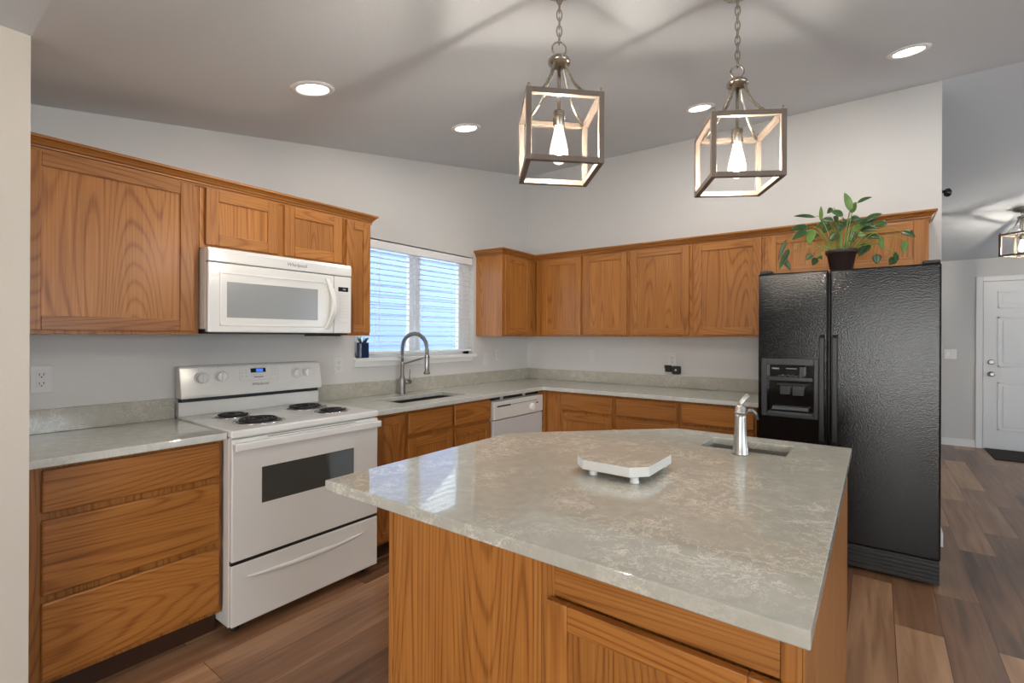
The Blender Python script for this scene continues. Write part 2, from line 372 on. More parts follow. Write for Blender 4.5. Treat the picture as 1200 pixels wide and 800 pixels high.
T = thing('window_blind', 'white horizontal slat blind with valance hanging in the kitchen window', 'blind', (-0.025, -1.43, 1.2))
bm = B(); bx(bm, -0.045, -0.004, -2.02, -0.84, 1.985, 2.045); mk('valance', bm, BLIND, T, 0.003)
bm = B(); z = 1.965
while z > 1.245:
    for k in range(4):
        x0 = -0.051 + k * 0.0125; c = (0.0, 0.0016, 0.0016, 0.0)[k]
        bx(bm, x0, x0 + 0.0125, -2.015, -0.845, z + c - 0.0011, z + c + 0.0011)
    z -= 0.0415
mk('slats', bm, BLIND, T)
bm = B(); bx(bm, -0.048, -0.006, -2.015, -0.845, 1.215, 1.232); mk('bottom_rail', bm, BLIND, T, 0.003)
for y in (-1.83, -1.43, -1.03):
    bm = B(); bx(bm, -0.0052, -0.0038, y, y + 0.003, 1.22, 1.985); bx(bm, -0.0522, -0.0508, y, y + 0.003, 1.22, 1.985); mk('ladder_cord', bm, BLIND, T)
bm = B(); tube(bm, [(0.002, -0.965, 1.985), (0.004, -0.965, 1.93), (0.004, -0.966, 1.88)], 0.003, 6); mk('tilt_wand', bm, GREYP, T)

# windows out of view: rear, a side one added for general fill, entry
bm = B()
for a in ((2.4, 2.47, 0.06, 2.06), (4.73, 4.8, 0.06, 2.06), (3.55, 3.65, 0.06, 2.06), (2.4, 4.8, 0.06, 0.13), (2.4, 4.8, 1.99, 2.06)): bx(bm, a[0], a[1], -8.1, -8.04, a[2], a[3])
win2 = structure('window_2', bm, TRIMW); bm = B(); bx(bm, 2.45, 4.75, -8.073, -8.067, 0.1, 2.0); mk('pane', bm, PANE, win2)
bm = B()
for a in ((-5.1, -5.04, 0.8, 2.1), (-2.16, -2.1, 0.8, 2.1), (-3.64, -3.56, 0.8, 2.1), (-5.1, -2.1, 0.8, 0.86), (-5.1, -2.1, 2.04, 2.1)): bx(bm, 7.04, 7.1, a[0], a[1], a[2], a[3])
fill_win = structure('window_3', bm, TRIMW); bm = B(); bx(bm, 7.067, 7.073, -5.05, -2.15, 0.85, 2.05); mk('pane', bm, PANE, fill_win)

bm = B()
for a in ((1.0, 1.06, 0.8, 2.1), (2.54, 2.6, 0.8, 2.1), (1.77, 1.83, 0.8, 2.1), (1.0, 2.6, 0.8, 0.86), (1.0, 2.6, 2.04, 2.1)): bx(bm, 7.04, 7.1, a[0], a[1], a[2], a[3])
win4 = structure('window_4', bm, TRIMW); bm = B(); bx(bm, 7.067, 7.073, 1.03, 2.57, 0.83, 2.07); mk('pane', bm, PANE, win4)

# entry door, casing, baseboards
bm = B()
bx(bm, 3.99, 4.052, FY - 0.018, FY, 0, 2.105); bx(bm, 4.978, 5.04, FY - 0.018, FY, 0, 2.105); bx(bm, 4.052, 4.978, FY - 0.018, FY, 2.043, 2.105)
structure('trim_door', bm, TRIMW, None, 0.004)
bm = B(); bx(bm, 4.06, 4.97, FY - 0.010, FY - 0.001, 0.012, 2.036)
dr = structure('door_1', bm, TRIMW, None, 0.002)
for x0, x1 in ((4.185, 4.475), (4.565, 4.845)):
    for z0, z1 in ((0.235, 0.82), (1.0, 1.61), (1.71, 1.92)):
        bm = B()
        bx(bm, x0, x0 + 0.022, FY - 0.016, FY - 0.010, z0, z1); bx(bm, x1 - 0.022, x1, FY - 0.016, FY - 0.010, z0, z1)
        bx(bm, x0, x1, FY - 0.016, FY - 0.010, z1 - 0.022, z1); bx(bm, x0, x1, FY - 0.016, FY - 0.010, z0, z0 + 0.022)
        bx(bm, x0 + 0.05, x1 - 0.05, FY - 0.015, FY - 0.010, z0 + 0.05, z1 - 0.05)
        mk('panel_moulding', bm, TRIMW, dr, 0.004)
bm = B(); lathe(bm, [(0.032, FY - 0.010), (0.032, FY - 0.018), (0.012, FY - 0.022), (0.012, FY - 0.045), (0.026, FY - 0.055), (0.028, FY - 0.07), (0.016, FY - 0.08)], (4.13, 0, 0.915), 'y'); mk('door_knob', bm, STEEL, dr)
bm = B(); lathe(bm, [(0.031, FY - 0.010), (0.031, FY - 0.022), (0.018, FY - 0.028)], (4.13, 0, 1.06), 'y'); mk('deadbolt', bm, STEEL, dr)
bm = B(); bx(bm, 0.0, 3.99, FY - 0.013, FY, 0, 0.09); structure('baseboard_entry', bm, TRIMW, None, 0.003)
bm = B(); bx(bm, WX, WX + 0.013, -0.013, 0.128, 0, 0.09); bx(bm, 3.285, WX, -0.013, 0, 0, 0.09); structure('baseboard_back', bm, TRIMW, None, 0.003)
bm = B(); bx(bm, 4.07, 4.97, 3.22, 3.87, 0.001, 0.012); tag(mk('doormat', bm, MAT, None, 0.003, origin=(4.5, 3.5, 0)), 'dark brown doormat lying on the floor at the white entry door', 'doormat')

# house next door, seen through the blind
bm = B(); slab(bm, [(-6, -0.5), (3.0, -0.5), (3.0, 2.566), (-1.0, 4.846), (-6, 2.0)], [], -3.7, -3.4, 'x')
for k in range(20): bx(bm, -3.4, -3.385, -6, 3.0, -0.4 + k * 0.16, -0.385 + k * 0.16)
tag(mk('neighbor_house', bm, SIDING, None, origin=(-3.5, -2, -0.5)), 'pale blue clapboard house wall outside behind the window blind', 'house')
bm = B(); bx(bm, -12, -0.16, -12, 8, -0.6, -0.5); structure('ground_outside', bm, plain('pale_paving', (0.45, 0.45, 0.45), 0.9))

# ------------------------------------------------------------------ base cabinets
CT, CB = 0.914, 0.884          # worktop top and underside
def base_unit(label, face, at, w0, w1, depth, group=None, open_top=False):
    c = (at - depth / 2, (w0 + w1) / 2, 0) if face == 'L' else ((w0 + w1) / 2, at + depth / 2, 0)
    T = thing('base_cabinet', label, 'cabinet', c, group)
    bm = B()
    if open_top:
        fb(bm, face, at, w0, w1, -depth, 0, 0.105, 0.685); fb(bm, face, at, w0, w1, -0.08, 0, 0.685, CB - 0.002)
        fb(bm, face, at, w0, w0 + 0.018, -depth, -0.08, 0.685, CB - 0.002); fb(bm, face, at, w1 - 0.018, w1, -depth, -0.08, 0.685, CB - 0.002)
    else: fb(bm, face, at, w0, w1, -depth, 0, 0.105, CB - 0.002)
    mk('carcass', bm, [OV], T, 0.001)
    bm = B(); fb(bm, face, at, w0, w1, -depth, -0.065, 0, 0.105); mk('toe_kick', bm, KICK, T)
    return T
G0 = 0.004
T = base_unit('oak base cabinet with three wide drawers left of the white range', 'L', 0.58, -3.703, -3.088, 0.575)
for z0, z1 in ((0.715, 0.868), (0.424, 0.690), (0.125, 0.400)): add_drawer(T, 'L', 0.58, -3.658, -3.103, z0, z1)
T = base_unit('narrow oak base cabinet with one tall door right of the range', 'L', 0.58, -2.318, -2.068, 0.575)
add_door(T, 'L', 0.58, -2.29, -2.082, 0.125, 0.862, 0.05)
T = base_unit('oak sink cabinet under the kitchen sink with two false drawer fronts', 'L', 0.58, -2.066, -1.266, 0.575, None, True)
for y0, y1 in ((-2.05, -1.672), (-1.650, -1.275)):
    add_drawer(T, 'L', 0.58, y0, y1, 0.722, 0.866); add_door(T, 'L', 0.58, y0, y1, 0.125, 0.700)
T = base_unit('oak corner base cabinet with plain filler stile beside the dishwasher', 'B', -0.58, 0.642, 0.775, 0.575)
bm = B(); bx(bm, 0.575, 0.6415, -0.6105, -0.5805, 0.105, CB - 0.002); mk('filler_strip', bm, OV, T)
for x0, x1, lb in ((0.777, 1.287, 'oak drawer and door base cabinet nearest the corner on back wall'), (1.289, 1.805, 'middle oak drawer and door base cabinet on the back wall'),
                   (1.807, 2.335, 'oak drawer and door base cabinet next to the black refrigerator')):
    T = base_unit(lb, 'B', -0.58, x0, x1, 0.575)
    add_drawer(T, 'B', -0.58, x0 + 0.021, x1 - 0.016, 0.725, 0.864); add_door(T, 'B', -0.58, x0 + 0.021, x1 - 0.016, 0.125, 0.702)

# ------------------------------------------------------------------ worktops and splashes
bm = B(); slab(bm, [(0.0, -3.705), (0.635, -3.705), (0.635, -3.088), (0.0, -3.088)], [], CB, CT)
tag(mk('worktop', bm, QTZ_SHEEN, None, 0.003, origin=(0.3, -3.4, CB)), 'short pale quartz worktop left of the range', 'worktop')
SK = (0.20, 0.485, -2.02, -1.40)
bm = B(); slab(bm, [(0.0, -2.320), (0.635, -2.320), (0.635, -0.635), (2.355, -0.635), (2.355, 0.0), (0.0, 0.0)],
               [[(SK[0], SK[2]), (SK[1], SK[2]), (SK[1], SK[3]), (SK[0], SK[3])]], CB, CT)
tag(mk('worktop', bm, QTZ_SHEEN, None, 0.003, origin=(0.6, -0.6, CB)), 'L-shaped pale quartz worktop with sink cutout running around the corner', 'worktop')
bm = B(); bx(bm, 0, 0.02, -3.705, -3.088, CT + 0.0005, 1.018)
tag(mk('backsplash', bm, QBS, None, 0.002, origin=(0, -3.4, CT)), 'short mottled grey quartz backsplash left of the range', 'backsplash')
bm = B(); bx(bm, 0, 0.02, -2.320, 0.0, CT + 0.0005, 1.018)
tag(mk('backsplash', bm, QBS, None, 0.002, origin=(0, -1.2, CT)), 'mottled grey quartz backsplash under the window', 'backsplash')
bm = B(); bx(bm, 0.0205, 2.355, -0.02, 0.0, CT + 0.0005, 1.018)
tag(mk('backsplash', bm, QBS, None, 0.002, origin=(1.2, 0, CT)), 'long mottled grey quartz backsplash along the back wall', 'backsplash')

def basin(bm, x0, x1, y0, y1, top, bot, t=0.006):
    bx(bm, x0 - t, x0, y0 - t, y1 + t, bot, top); bx(bm, x1, x1 + t, y0 - t, y1 + t, bot, top)
    bx(bm, x0, x1, y0 - t, y0, bot, top); bx(bm, x0, x1, y1, y1 + t, bot, top); bx(bm, x0 - t, x1 + t, y0 - t, y1 + t, bot - t, bot)
T = thing('kitchen_sink', 'rectangular dark steel undermount sink below the window', 'sink', (0.34, -1.71, 0.7))
bm = B(); basin(bm, SK[0], SK[1], SK[2], SK[3], CB, 0.70); mk('basin', bm, DSTEEL, T)
bm = B(); lathe(bm, [(0.045, 0.7005), (0.045, 0.703), (0.03, 0.7025), (0.028, 0.701)], (0.34, -1.71, 0)); mk('drain', bm, STEEL, T)

# ------------------------------------------------------------------ island
IX0, IX1, IY0, IY1 = 1.64, 2.909, -3.228, -1.80
T = thing('kitchen_island', 'oak island cabinet with plain side panel and panelled door under overhanging quartz top', 'island', (2.4, -2.5, 0))
bm = B(); bx(bm, 1.93, 2.400, -3.200, -1.86, 0.0, CB - 0.001); bx(bm, 2.400, 2.895, -3.135, -1.86, 0.0, 0.105); bx(bm, 2.400, 2.895, -3.200, -1.86, 0.105, 0.66); 
bx(bm, 2.400, 2.895, -3.200, -2.15, 0.66, CB - 0.001); bx(bm, 2.400, 2.895, -2.15, -1.86, 0.66, 0.70)
bx(bm, 2.400, 2.895, -1.885, -1.86, 0.70, CB - 0.001); bx(bm, 2.875, 2.895, -2.15, -1.885, 0.70, CB - 0.001)
mk('carcass', bm, OV, T)
bm = B(); bx(bm, 1.912, 1.9295, -3.206, -1.86, 0, CB - 0.001); mk('end_panel', bm, OV, T, 0.002)
bm = B(); bx(bm, 1.932, 2.412, -3.2045, -3.2005, 0, CB - 0.001); mk('plain_panel', bm, OV, T)
bm = B(); bx(bm, 2.4145, 2.446, -3.2075, -3.2005, 0.105, CB - 0.001, 0); bx(bm, 2.866, 2.8955, -3.2075, -3.2005, 0.105, CB - 0.001, 0)
bx(bm, 2.4462, 2.8655, -3.2068, -3.2005, 0.814, CB - 0.001, 1); mk('face_frame', bm, [OV, OX], T, 0.0012)
add_door(T, 'B', -3.2078, 2.438, 2.872, 0.125, 0.812, 0.05)
bm = B(); bx(bm, 2.8955, 2.8985, -3.195, -1.875, 0.105, CB - 0.001); mk('end_panel', bm, OV, T)
IS = (2.412, 2.718, -2.098, -1.905)
bm = B(); slab(bm, [(IX0, IY0), (IX1, IY0), (IX1, IY1), (2.215, IY1), (IX0, -2.355)],
               [[(IS[0], IS[2]), (IS[1], IS[2]), (IS[1], IS[3]), (IS[0], IS[3])]], CB, CT)
tag(mk('island_worktop', bm, QTZ, None, 0.003, origin=(2.3, -2.5, CB)), 'large veined quartz island worktop with one clipped corner and small sink cutout', 'worktop')
T = thing('bar_sink', 'small rectangular steel bar sink set into the island worktop', 'sink', (2.565, -2.0, 0.74))
bm = B(); basin(bm, IS[0], IS[1], IS[2], IS[3], CB, 0.77); mk('basin', bm, STEEL, T)
bm = B(); lathe(bm, [(0.04, 0.7705), (0.04, 0.773), (0.026, 0.7725), (0.024, 0.771)], (2.565, -2.0, 0)); mk('drain', bm, CHROME, T)
# bar faucet
fx, fy = 2.576, -2.155
T = thing('bar_faucet', 'short tapered brushed steel faucet with angled spout on the island', 'faucet', (fx, fy, CT))
bm = B(); lathe(bm, [(0.030, CT + 0.0005), (0.030, CT + 0.004), (0.027, CT + 0.01), (0.0215, CT + 0.075), (0.0195, CT + 0.135), (0.0195, CT + 0.15)], (fx, fy, 0)); mk('body', bm, STEEL, T)
bm = B(); lathe(bm, [(0.021, CT + 0.151), (0.021, CT + 0.156), (0.0185, CT + 0.158), (0.0185, CT + 0.172), (0.012, CT + 0.181), (0.009, CT + 0.183)], (fx, fy, 0)); mk('collar', bm, STEEL, T)
bm = B(); tube(bm, [(fx, fy, CT + 0.178), (fx + 0.002, fy + 0.003, CT + 0.19), (fx + 0.011, fy + 0.013, CT + 0.205), (fx + 0.022, fy + 0.022, CT + 0.217)], [0.0095, 0.0095, 0.009, 0.0085], 14); mk('spout', bm, STEEL, T)
bm = B(); tube(bm, [(fx + 0.017, fy + 0.008, CT + 0.160), (fx + 0.036, fy + 0.022, CT + 0.161), (fx + 0.046, fy + 0.03, CT + 0.148), (fx + 0.052, fy + 0.034, CT + 0.128)], [0.007, 0.0085, 0.007, 0.005], 10); mk('lever', bm, DSTEEL, T)
# octagonal stand on the island
T = thing('serving_stand', 'low square stand with clipped corners and white sides on round feet', 'stand', (2.315, -2.598, CT))
def octo(x0, x1, y0, y1, c): return [(x0 + c, y0), (x1 - c, y0), (x1, y0 + c), (x1, y1 - c), (x1 - c, y1), (x0 + c, y1), (x0, y1 - c), (x0, y0 + c)]
bm = B(); slab(bm, octo(2.194, 2.440, -2.733, -2.463, 0.044), [], 0.933, 0.962)
for f in bm.faces:
    if abs(f.normal.z) > 0.9 and f.calc_center_median().z > 0.95: f.material_index = 1
st = mk('tile_top', bm, [OFFW, QTZ], T, 0.0012)
for px, py in ((2.262, -2.706), (2.403, -2.712), (2.405, -2.49), (2.23, -2.49)):
    bm = B(); lathe(bm, [(0.0135, CT + 0.0003), (0.0145, CT + 0.004), (0.0125, CT + 0.008), (0.0125, 0.9325)], (px, py, 0), seg=16); mk('foot', bm, TRIMW, T)

# ------------------------------------------------------------------ wall cabinets
UB, UT = 1.347, 2.072
def wall_unit(label, face, at, w0, w1, z0=UB, z1=UT, group=None):
    dpt = at if face == 'L' else -at
    c = (at / 2, (w0 + w1) / 2, z0) if face == 'L' else ((w0 + w1) / 2, at / 2, z0)
    T = thing('wall_cabinet', label, 'cabinet', c, group)
    bm = B(); fb(bm, face, at, w0, w1, -dpt + 0.001, 0, z0, z1); mk('carcass', bm, OV, T, 0.001)
    return T
UF = 0.305
T = wall_unit('large single door oak wall cabinet left of the microwave', 'L', UF, -3.703, -3.084); add_door(T, 'L', UF, -3.675, -3.108, UB + 0.016, UT - 0.012)
T = wall_unit('short two door oak wall cabinet above the white microwave', 'L', UF, -3.082, -2.322, 1.768, UT)
add_door(T, 'L', UF, -3.060, -2.715, 1.786, UT - 0.012); add_door(T, 'L', UF, -2.683, -2.336, 1.786, UT - 0.012)
T = wall_unit('narrow single door oak wall cabinet between microwave and window', 'L', UF, -2.320, -2.128); add_door(T, 'L', UF, -2.305, -2.138, UB + 0.016, UT - 0.012, 0.05)
T = wall_unit('corner oak wall cabinet beside the window with reddish side panel', 'L', UF, -0.795, -0.001); add_door(T, 'L', UF, -0.765, -0.395, UB + 0.016, UT - 0.012)
T = wall_unit('two door oak wall cabinet on the back wall next to the corner', 'B', -UF, 0.3255, 1.282); add_door(T, 'B', -UF, 0.405, 0.822, UB + 0.016, UT - 0.012); add_door(T, 'B', -UF, 0.852, 1.266, UB + 0.016, UT - 0.012)
T = wall_unit('single door oak wall cabinet in the middle of the back wall', 'B', -UF, 1.284, 1.812); add_door(T, 'B', -UF, 1.304, 1.792, UB + 0.016, UT - 0.012)
T = wall_unit('single door oak wall cabinet directly left of the refrigerator top', 'B', -UF, 1.814, 2.328); add_door(T, 'B', -UF, 1.834, 2.312, UB + 0.016, UT - 0.012)
T = wall_unit('short two door oak wall cabinet above the black refrigerator', 'B', -UF, 2.330, 3.245, 1.768, UT); add_door(T, 'B', -UF, 2.352, 2.775, 1.786, UT - 0.012); add_door(T, 'B', -UF, 2.800, 3.226, 1.786, UT - 0.012)

CROWN = [(0.0, 2.0725), (0.005, 2.0725), (0.005, 2.080), (0.009, 2.083), (0.016, 2.094), (0.030, 2.108), (0.034, 2.110), (0.034, 2.118), (0.0, 2.118)]
CROWN = [(0.001, 2.062), (0.006, 2.062), (0.006, 2.071), (0.003, 2.073), (0.010, 2.075), (0.011, 2.081), (0.008, 2.083), (0.015, 2.086), (0.019, 2.093), (0.027, 2.100), (0.030, 2.103), (0.028, 2.105), (0.036, 2.107), (0.036, 2.118), (-0.012, 2.118), (-0.012, 2.0735), (0.001, 2.0735)]
def crown(label, path, org):
    """path: wall-to-wall points of the cabinet faces; the profile offset is to the right of travel"""
    bm = B(); P = [Vector(p) for p in path]; rings = []
    for i, p in enumerate(P):
        def nr(a, b): d = (b - a).normalized(); return Vector((d.y, -d.x))
        if i == 0: n = nr(P[0], P[1])
        elif i == len(P) - 1: n = nr(P[-2], P[-1])
        else:
            n1, n2 = nr(P[i - 1], p), nr(p, P[i + 1]); n = (n1 + n2) / (1 + n1.dot(n2))
        rings.append([bm.verts.new((p.x + n.x * o, p.y + n.y * o, z)) for o, z in CROWN])
    for A, Bq in zip(rings, rings[1:]):
        for k in range(len(CROWN)): bm.faces.new((A[k], A[(k + 1) % len(CROWN)], Bq[(k + 1) % len(CROWN)], Bq[k]))
    bm.faces.new(rings[0]); bm.faces.new(rings[-1][::-1])
    for f in bm.faces: f.material_index = 0
    return tag(mk('crown_moulding', bm, org[1], None, origin=org[0]), label, 'moulding')
D = UF + 0.002
# travel so that "right" points into the room
crown('oak crown moulding along the cabinets over the microwave', [(D, -3.7065), (D, -2.126), (0.002, -2.126)], ((0.3, -2.9, 2.06), OY))
crown('oak crown moulding along corner and back wall cabinets', [(0.002, -0.797), (D, -0.797), (D, -D), (3.247, -D), (3.247, -0.002)], ((1.5, -0.3, 2.06), OX))

# ------------------------------------------------------------------ range
ry0, ry1 = -3.083, -2.324
T = thing('electric_range', 'white electric coil range with oven standing between oak cabinets', 'range', (0.33, -2.70, 0))
bm = B(); bx(bm, 0.03, 0.635, ry0, ry1, 0.045, 0.888); mk('body', bm, WHITE, T, 0.003)
for x in (0.08, 0.58):
    for y in (ry0 + 0.05, ry1 - 0.05):
        bm = B(); lathe(bm, [(0.018, 0.0), (0.018, 0.01), (0.010, 0.012), (0.010, 0.05)], (x, y, 0), seg=12); mk('foot', bm, BLACK, T)
bm = B(); bx(bm, 0.03, 0.668, ry0 - 0.001, ry1 + 0.001, 0.889, 0.922); mk('cooktop', bm, WHITE, T, 0.008, 3)
def burner(cx_, cy_, r):
    bm = B(); lathe(bm, [(r + 0.020, 0.9225), (r + 0.018, 0.9265), (r + 0.010, 0.9265), (r + 0.004, 0.9235), (0.02, 0.9228)], (cx_, cy_, 0), seg=40)
    b = mk('burner', bm, CHROME, T)
    bm = B(); lathe(bm, [(r + 0.006, 0.9255), (r, 0.9275), (0.005, 0.9265)], (cx_, cy_, 0), seg=40); mk('drip_bowl', bm, DSTEEL, b)
    turns = 4 if r > 0.08 else 3.2; N = int(turns * 28); pts = []
    for i in range(N + 1):
        t = i / N; rr = 0.016 + (r - 0.016 - 0.004) * t; a = t * turns * 2 * PI
        pts.append((cx_ + rr * math.cos(a), cy_ + rr * math.sin(a), 0.9345))
    pts += [(cx_ - 0.02 + 0, pts[-1][1] * 0 + cy_ + r * 0.2, 0.929)] if False else []
    bm = B(); tube(bm, pts, 0.0048, 8); mk('coil', bm, BLACK, b)
    return b
burner(0.235, -2.905, 0.072); burner(0.485, -2.885, 0.094); burner(0.245, -2.515, 0.094); burner(0.490, -2.500, 0.072)
# oven door with window, handle
bm = B(); bx(bm, 0.637, 0.664, ry0 + 0.002, ry1 - 0.002, 0.338, 0.882)
dr = mk('oven_door', bm, WHITE, T, 0.006, 3)
bm = B(); bx(bm, 0.6635, 0.6655, -2.955, -2.480, 0.572, 0.738); mk('window', bm, DGLASS, dr, 0.001)
bm = B(); pts = []
bx(bm, 0.664, 0.700, ry0 + 0.003, ry1 - 0.003, 0.845, 0.868); bx(bm, 0.685, 0.702, ry0 + 0.003, ry1 - 0.003, 0.833, 0.868); mk('handle', bm, WHITE, dr, 0.006, 3)
bm = B(); bx(bm, 0.655, 0.667, -2.93, -2.47, 0.874, 0.877)
for k in range(18): pass
mk('vent_slot', bm, TXT, dr)
bm = B(); bx(bm, 0.632, 0.655, ry0 + 0.004, ry1 - 0.004, 0.320, 0.340); mk('gap_shadow_strip', bm, BLACK, T)
bm = B(); bx(bm, 0.637, 0.662, ry0 + 0.002, ry1 - 0.002, 0.050, 0.322)
dw = mk('storage_drawer', bm, WHITE, T, 0.005, 3)
# curved grip on the drawer
bm = B(); N = 24; top = []; bot = []
for i in range(N + 1):
    t = i / N; y = -3.02 + t * 0.60; s = math.sin(PI * t) ** 0.6
    top.append((y, 0.262 - 0.006 * s)); bot.append((y, 0.262 - 0.034 * s))
vs = []
for (y, zt), (_, zb) in zip(top, bot):
    vs.append([bm.verts.new((0.662, y, zt)), bm.verts.new((0.671, y, (zt + zb) / 2 + (zt - zb) * 0.25)), bm.verts.new((0.672, y, zb + (zt - zb) * 0.15)), bm.verts.new((0.662, y, zb - 0.001))])
for A, Bq in zip(vs, vs[1:]):
    for k in range(3): bm.faces.new((A[k], A[k + 1], Bq[k + 1], Bq[k]))
    bm.faces.new((A[3], A[0], Bq[0], Bq[3]))
bm.faces.new(vs[0]); bm.faces.new(vs[-1][::-1]); mk('drawer_grip', bm, WHITE, dw, smooth=True)
# backguard
bm = B(); bx(bm, 0.012, 0.052, ry0 + 0.002, ry1 - 0.002, 0.922, 0.996); 
slab(bm, [(0.012, 1.016), (0.085, 1.016), (0.088, 1.03), (0.060, 1.172), (0.048, 1.183), (0.012, 1.183)], [], ry0 + 0.001, ry1 - 0.001, 'y')
bgd = mk('backguard', bm, WHITE, T, 0.004, 3)
bm = B(); bx(bm, 0.014, 0.058, ry0 + 0.012, ry1 - 0.012, 0.996, 1.0165); mk('gap_strip', bm, BLACK, T)
def bgx(z): return 0.088 - (z - 1.03) / (1.172 - 1.03) * 0.028
for ky, kz in ((-2.985, 1.118), (-2.893, 1.122), (-2.480, 1.117), (-2.410, 1.117)):
    x = bgx(kz); bm = B()
    lathe(bm, [(0.034, x - 0.004), (0.034, x + 0.0045)], (0, ky, kz), 'x', 28); bz = mk('knob', bm, GREYP, bgd)
    bm = B(); lathe(bm, [(0.027, x + 0.004), (0.024, x + 0.022), (0.022, x + 0.024)], (0, ky, kz), 'x', 28); bx(bm, x + 0.020, x + 0.030, ky - 0.004, ky + 0.004, kz - 0.022, kz + 0.022)
    mk('knob_cap', bm, OFFW, bz, 0.001)
    bm = B(); bx(bm, bgx(kz + 0.045) - 0.004, bgx(kz + 0.045) + 0.0006, ky - 0.014, ky - 0.011, kz + 0.042, kz + 0.050); mk('dial_mark', bm, LGREY, bz)
bm = B(); z0, z1 = 1.090, 1.165
for (a, b_, c, d) in ((-2.802, -2.592, z1 - 0.0015, z1), (-2.802, -2.592, z0, z0 + 0.0015), (-2.802, -2.8005, z0, z1), (-2.5935, -2.592, z0, z1)):
    x = bgx((c + d) / 2) ; slab(bm, [(bgx(c) - 0.002, c), (bgx(c) + 0.0006, c), (bgx(d) + 0.0006, d), (bgx(d) - 0.002, d)], [], a, b_, 'y')
mk('clock_panel_outline', bm, LGREY, bgd)
bm = B(); slab(bm, [(bgx(1.133) - 0.004, 1.133), (bgx(1.133) + 0.001, 1.133), (bgx(1.157) + 0.001, 1.157), (bgx(1.157) - 0.004, 1.157)], [], -2.742, -2.660, 'y'); dsp = mk('clock_display', bm, GLOSSB, bgd)
bm = B(); slab(bm, [(bgx(1.136) , 1.136), (bgx(1.136) + 0.0015, 1.136), (bgx(1.154) + 0.0015, 1.154), (bgx(1.154), 1.154)], [], -2.712, -2.675, 'y'); mk('lit_digits', bm, DISP, bgd)
for py in (-2.785, -2.765, -2.625, -2.608):
    for pz in (1.115, 1.135, 1.15):
        bm = B(); bx(bm, bgx(pz) - 0.003, bgx(pz) + 0.0008, py - 0.005, py + 0.003, pz - 0.002, pz + 0.002); mk('panel_print', bm, LGREY, bgd)
bm = B(); bx(bm, bgx(1.108) - 0.003, bgx(1.108) + 0.0008, -2.727, -2.675, 1.105, 1.110); mk('panel_print', bm, TXT, bgd)
lg = text('brand_lettering', 'Whirlpool', 0.022, 'L', (bgx(1.068) + 0.001, -2.695, 1.068), TXT, bgd, 0.0006, 0.2)

# ------------------------------------------------------------------ microwave
T = thing('microwave_oven', 'white over-range microwave mounted under the short oak cabinet', 'microwave', (0.2, -2.70, 1.36))
my0, my1 = -3.079, -2.324
bm = B(); bx(bm, 0.005, 0.365, my0, my1, 1.375, 1.765); mk('body', bm, WHITE, T, 0.003)
bm = B(); bx(bm, 0.02, 0.38, my0 + 0.01, my1 - 0.01, 1.352, 1.375); bx(bm, 0.10, 0.30, -2.45, -2.33, 1.343, 1.352); mk('underside_tray', bm, BLACK, T, 0.002)
bm = B(); slab(bm, [(0.366, 1.699), (0.401, 1.699), (0.401, 1.748), (0.392, 1.765), (0.366, 1.765)], [], my0, my1, 'y'); vt = mk('vent_strip', bm, WHITE, T, 0.003)
bm = B(); bx(bm, 0.366, 0.392, my0 + 0.002, my1 - 0.002, 1.694, 1.700); mk('vent_gap', bm, TXT, T)
bm = B(); bx(bm, 0.366, 0.400, my0, -2.437, 1.360, 1.694); dr = mk('door', bm, WHITE, T, 0.006, 3)
bm = B()
for a in ((-3.03, -3.022, 1.392, 1.652), (-2.476, -2.468, 1.392, 1.652), (-3.03, -2.468, 1.644, 1.652), (-3.03, -2.468, 1.392, 1.400)): bx(bm, 0.3995, 0.4025, a[0], a[1], a[2], a[3])
mk('window_surround', bm, OFFW, dr, 0.001)
bm = B(); bx(bm, 0.3995, 0.4010, -2.998, -2.535, 1.432, 1.606); mk('window', bm, MGLASS, dr, 0.0006)
bm = B(); pts = []; N = 16
for i in range(N + 1):
    t = i / N; pts.append((0.402 + 0.032 * math.sin(PI * t), -2.480 + 0.028 * math.sin(PI * t), 1.672 - 0.29 * t))
hv = []
for p in pts:
    hv.append([bm.verts.new((p[0] - 0.006, p[1] - 0.016, p[2])), bm.verts.new((p[0] + 0.006, p[1] - 0.012, p[2])), bm.verts.new((p[0] + 0.006, p[1] + 0.012, p[2])), bm.verts.new((p[0] - 0.006, p[1] + 0.016, p[2]))])
for A, Bq in zip(hv, hv[1:]):
    for k in range(4): bm.faces.new((A[k], A[(k + 1) % 4], Bq[(k + 1) % 4], Bq[k]))
bm.faces.new(hv[0]); bm.faces.new(hv[-1][::-1]); mk('handle', bm, WHITE, dr, 0.003)
bm = B(); bx(bm, 0.366, 0.400, -2.434, my1, 1.360, 1.694); cp = mk('control_panel', bm, WHITE, T, 0.005, 3)
bm = B(); bx(bm, 0.3995, 0.4012, -2.410, -2.346, 1.606, 1.632); mk('clock_display', bm, GLOSSB, cp)
bm = B(); bx(bm, 0.4010, 0.4016, -2.383, -2.362, 1.615, 1.623); mk('lit_digits', bm, plain('dim_digits', (0.25, 0.28, 0.30), 0.4), cp)
for r_ in range(8):
    for c_ in range(4):
        y = -2.405 + c_ * 0.0165; z = 1.582 - r_ * 0.0185
        bm = B(); bx(bm, 0.3995, 0.4008, y, y + 0.0115, z - 0.006, z + 0.005); mk('key', bm, GREYP, cp)
bm = B(); bx(bm, 0.3995, 0.4012, -2.405, -2.345, 1.418, 1.428); mk('door_release', bm, GREYP, cp)
text('brand_lettering', 'Whirlpool', 0.026, 'L', (0.4014, -2.655, 1.727), TXT, vt, 0.0006, 0.2)

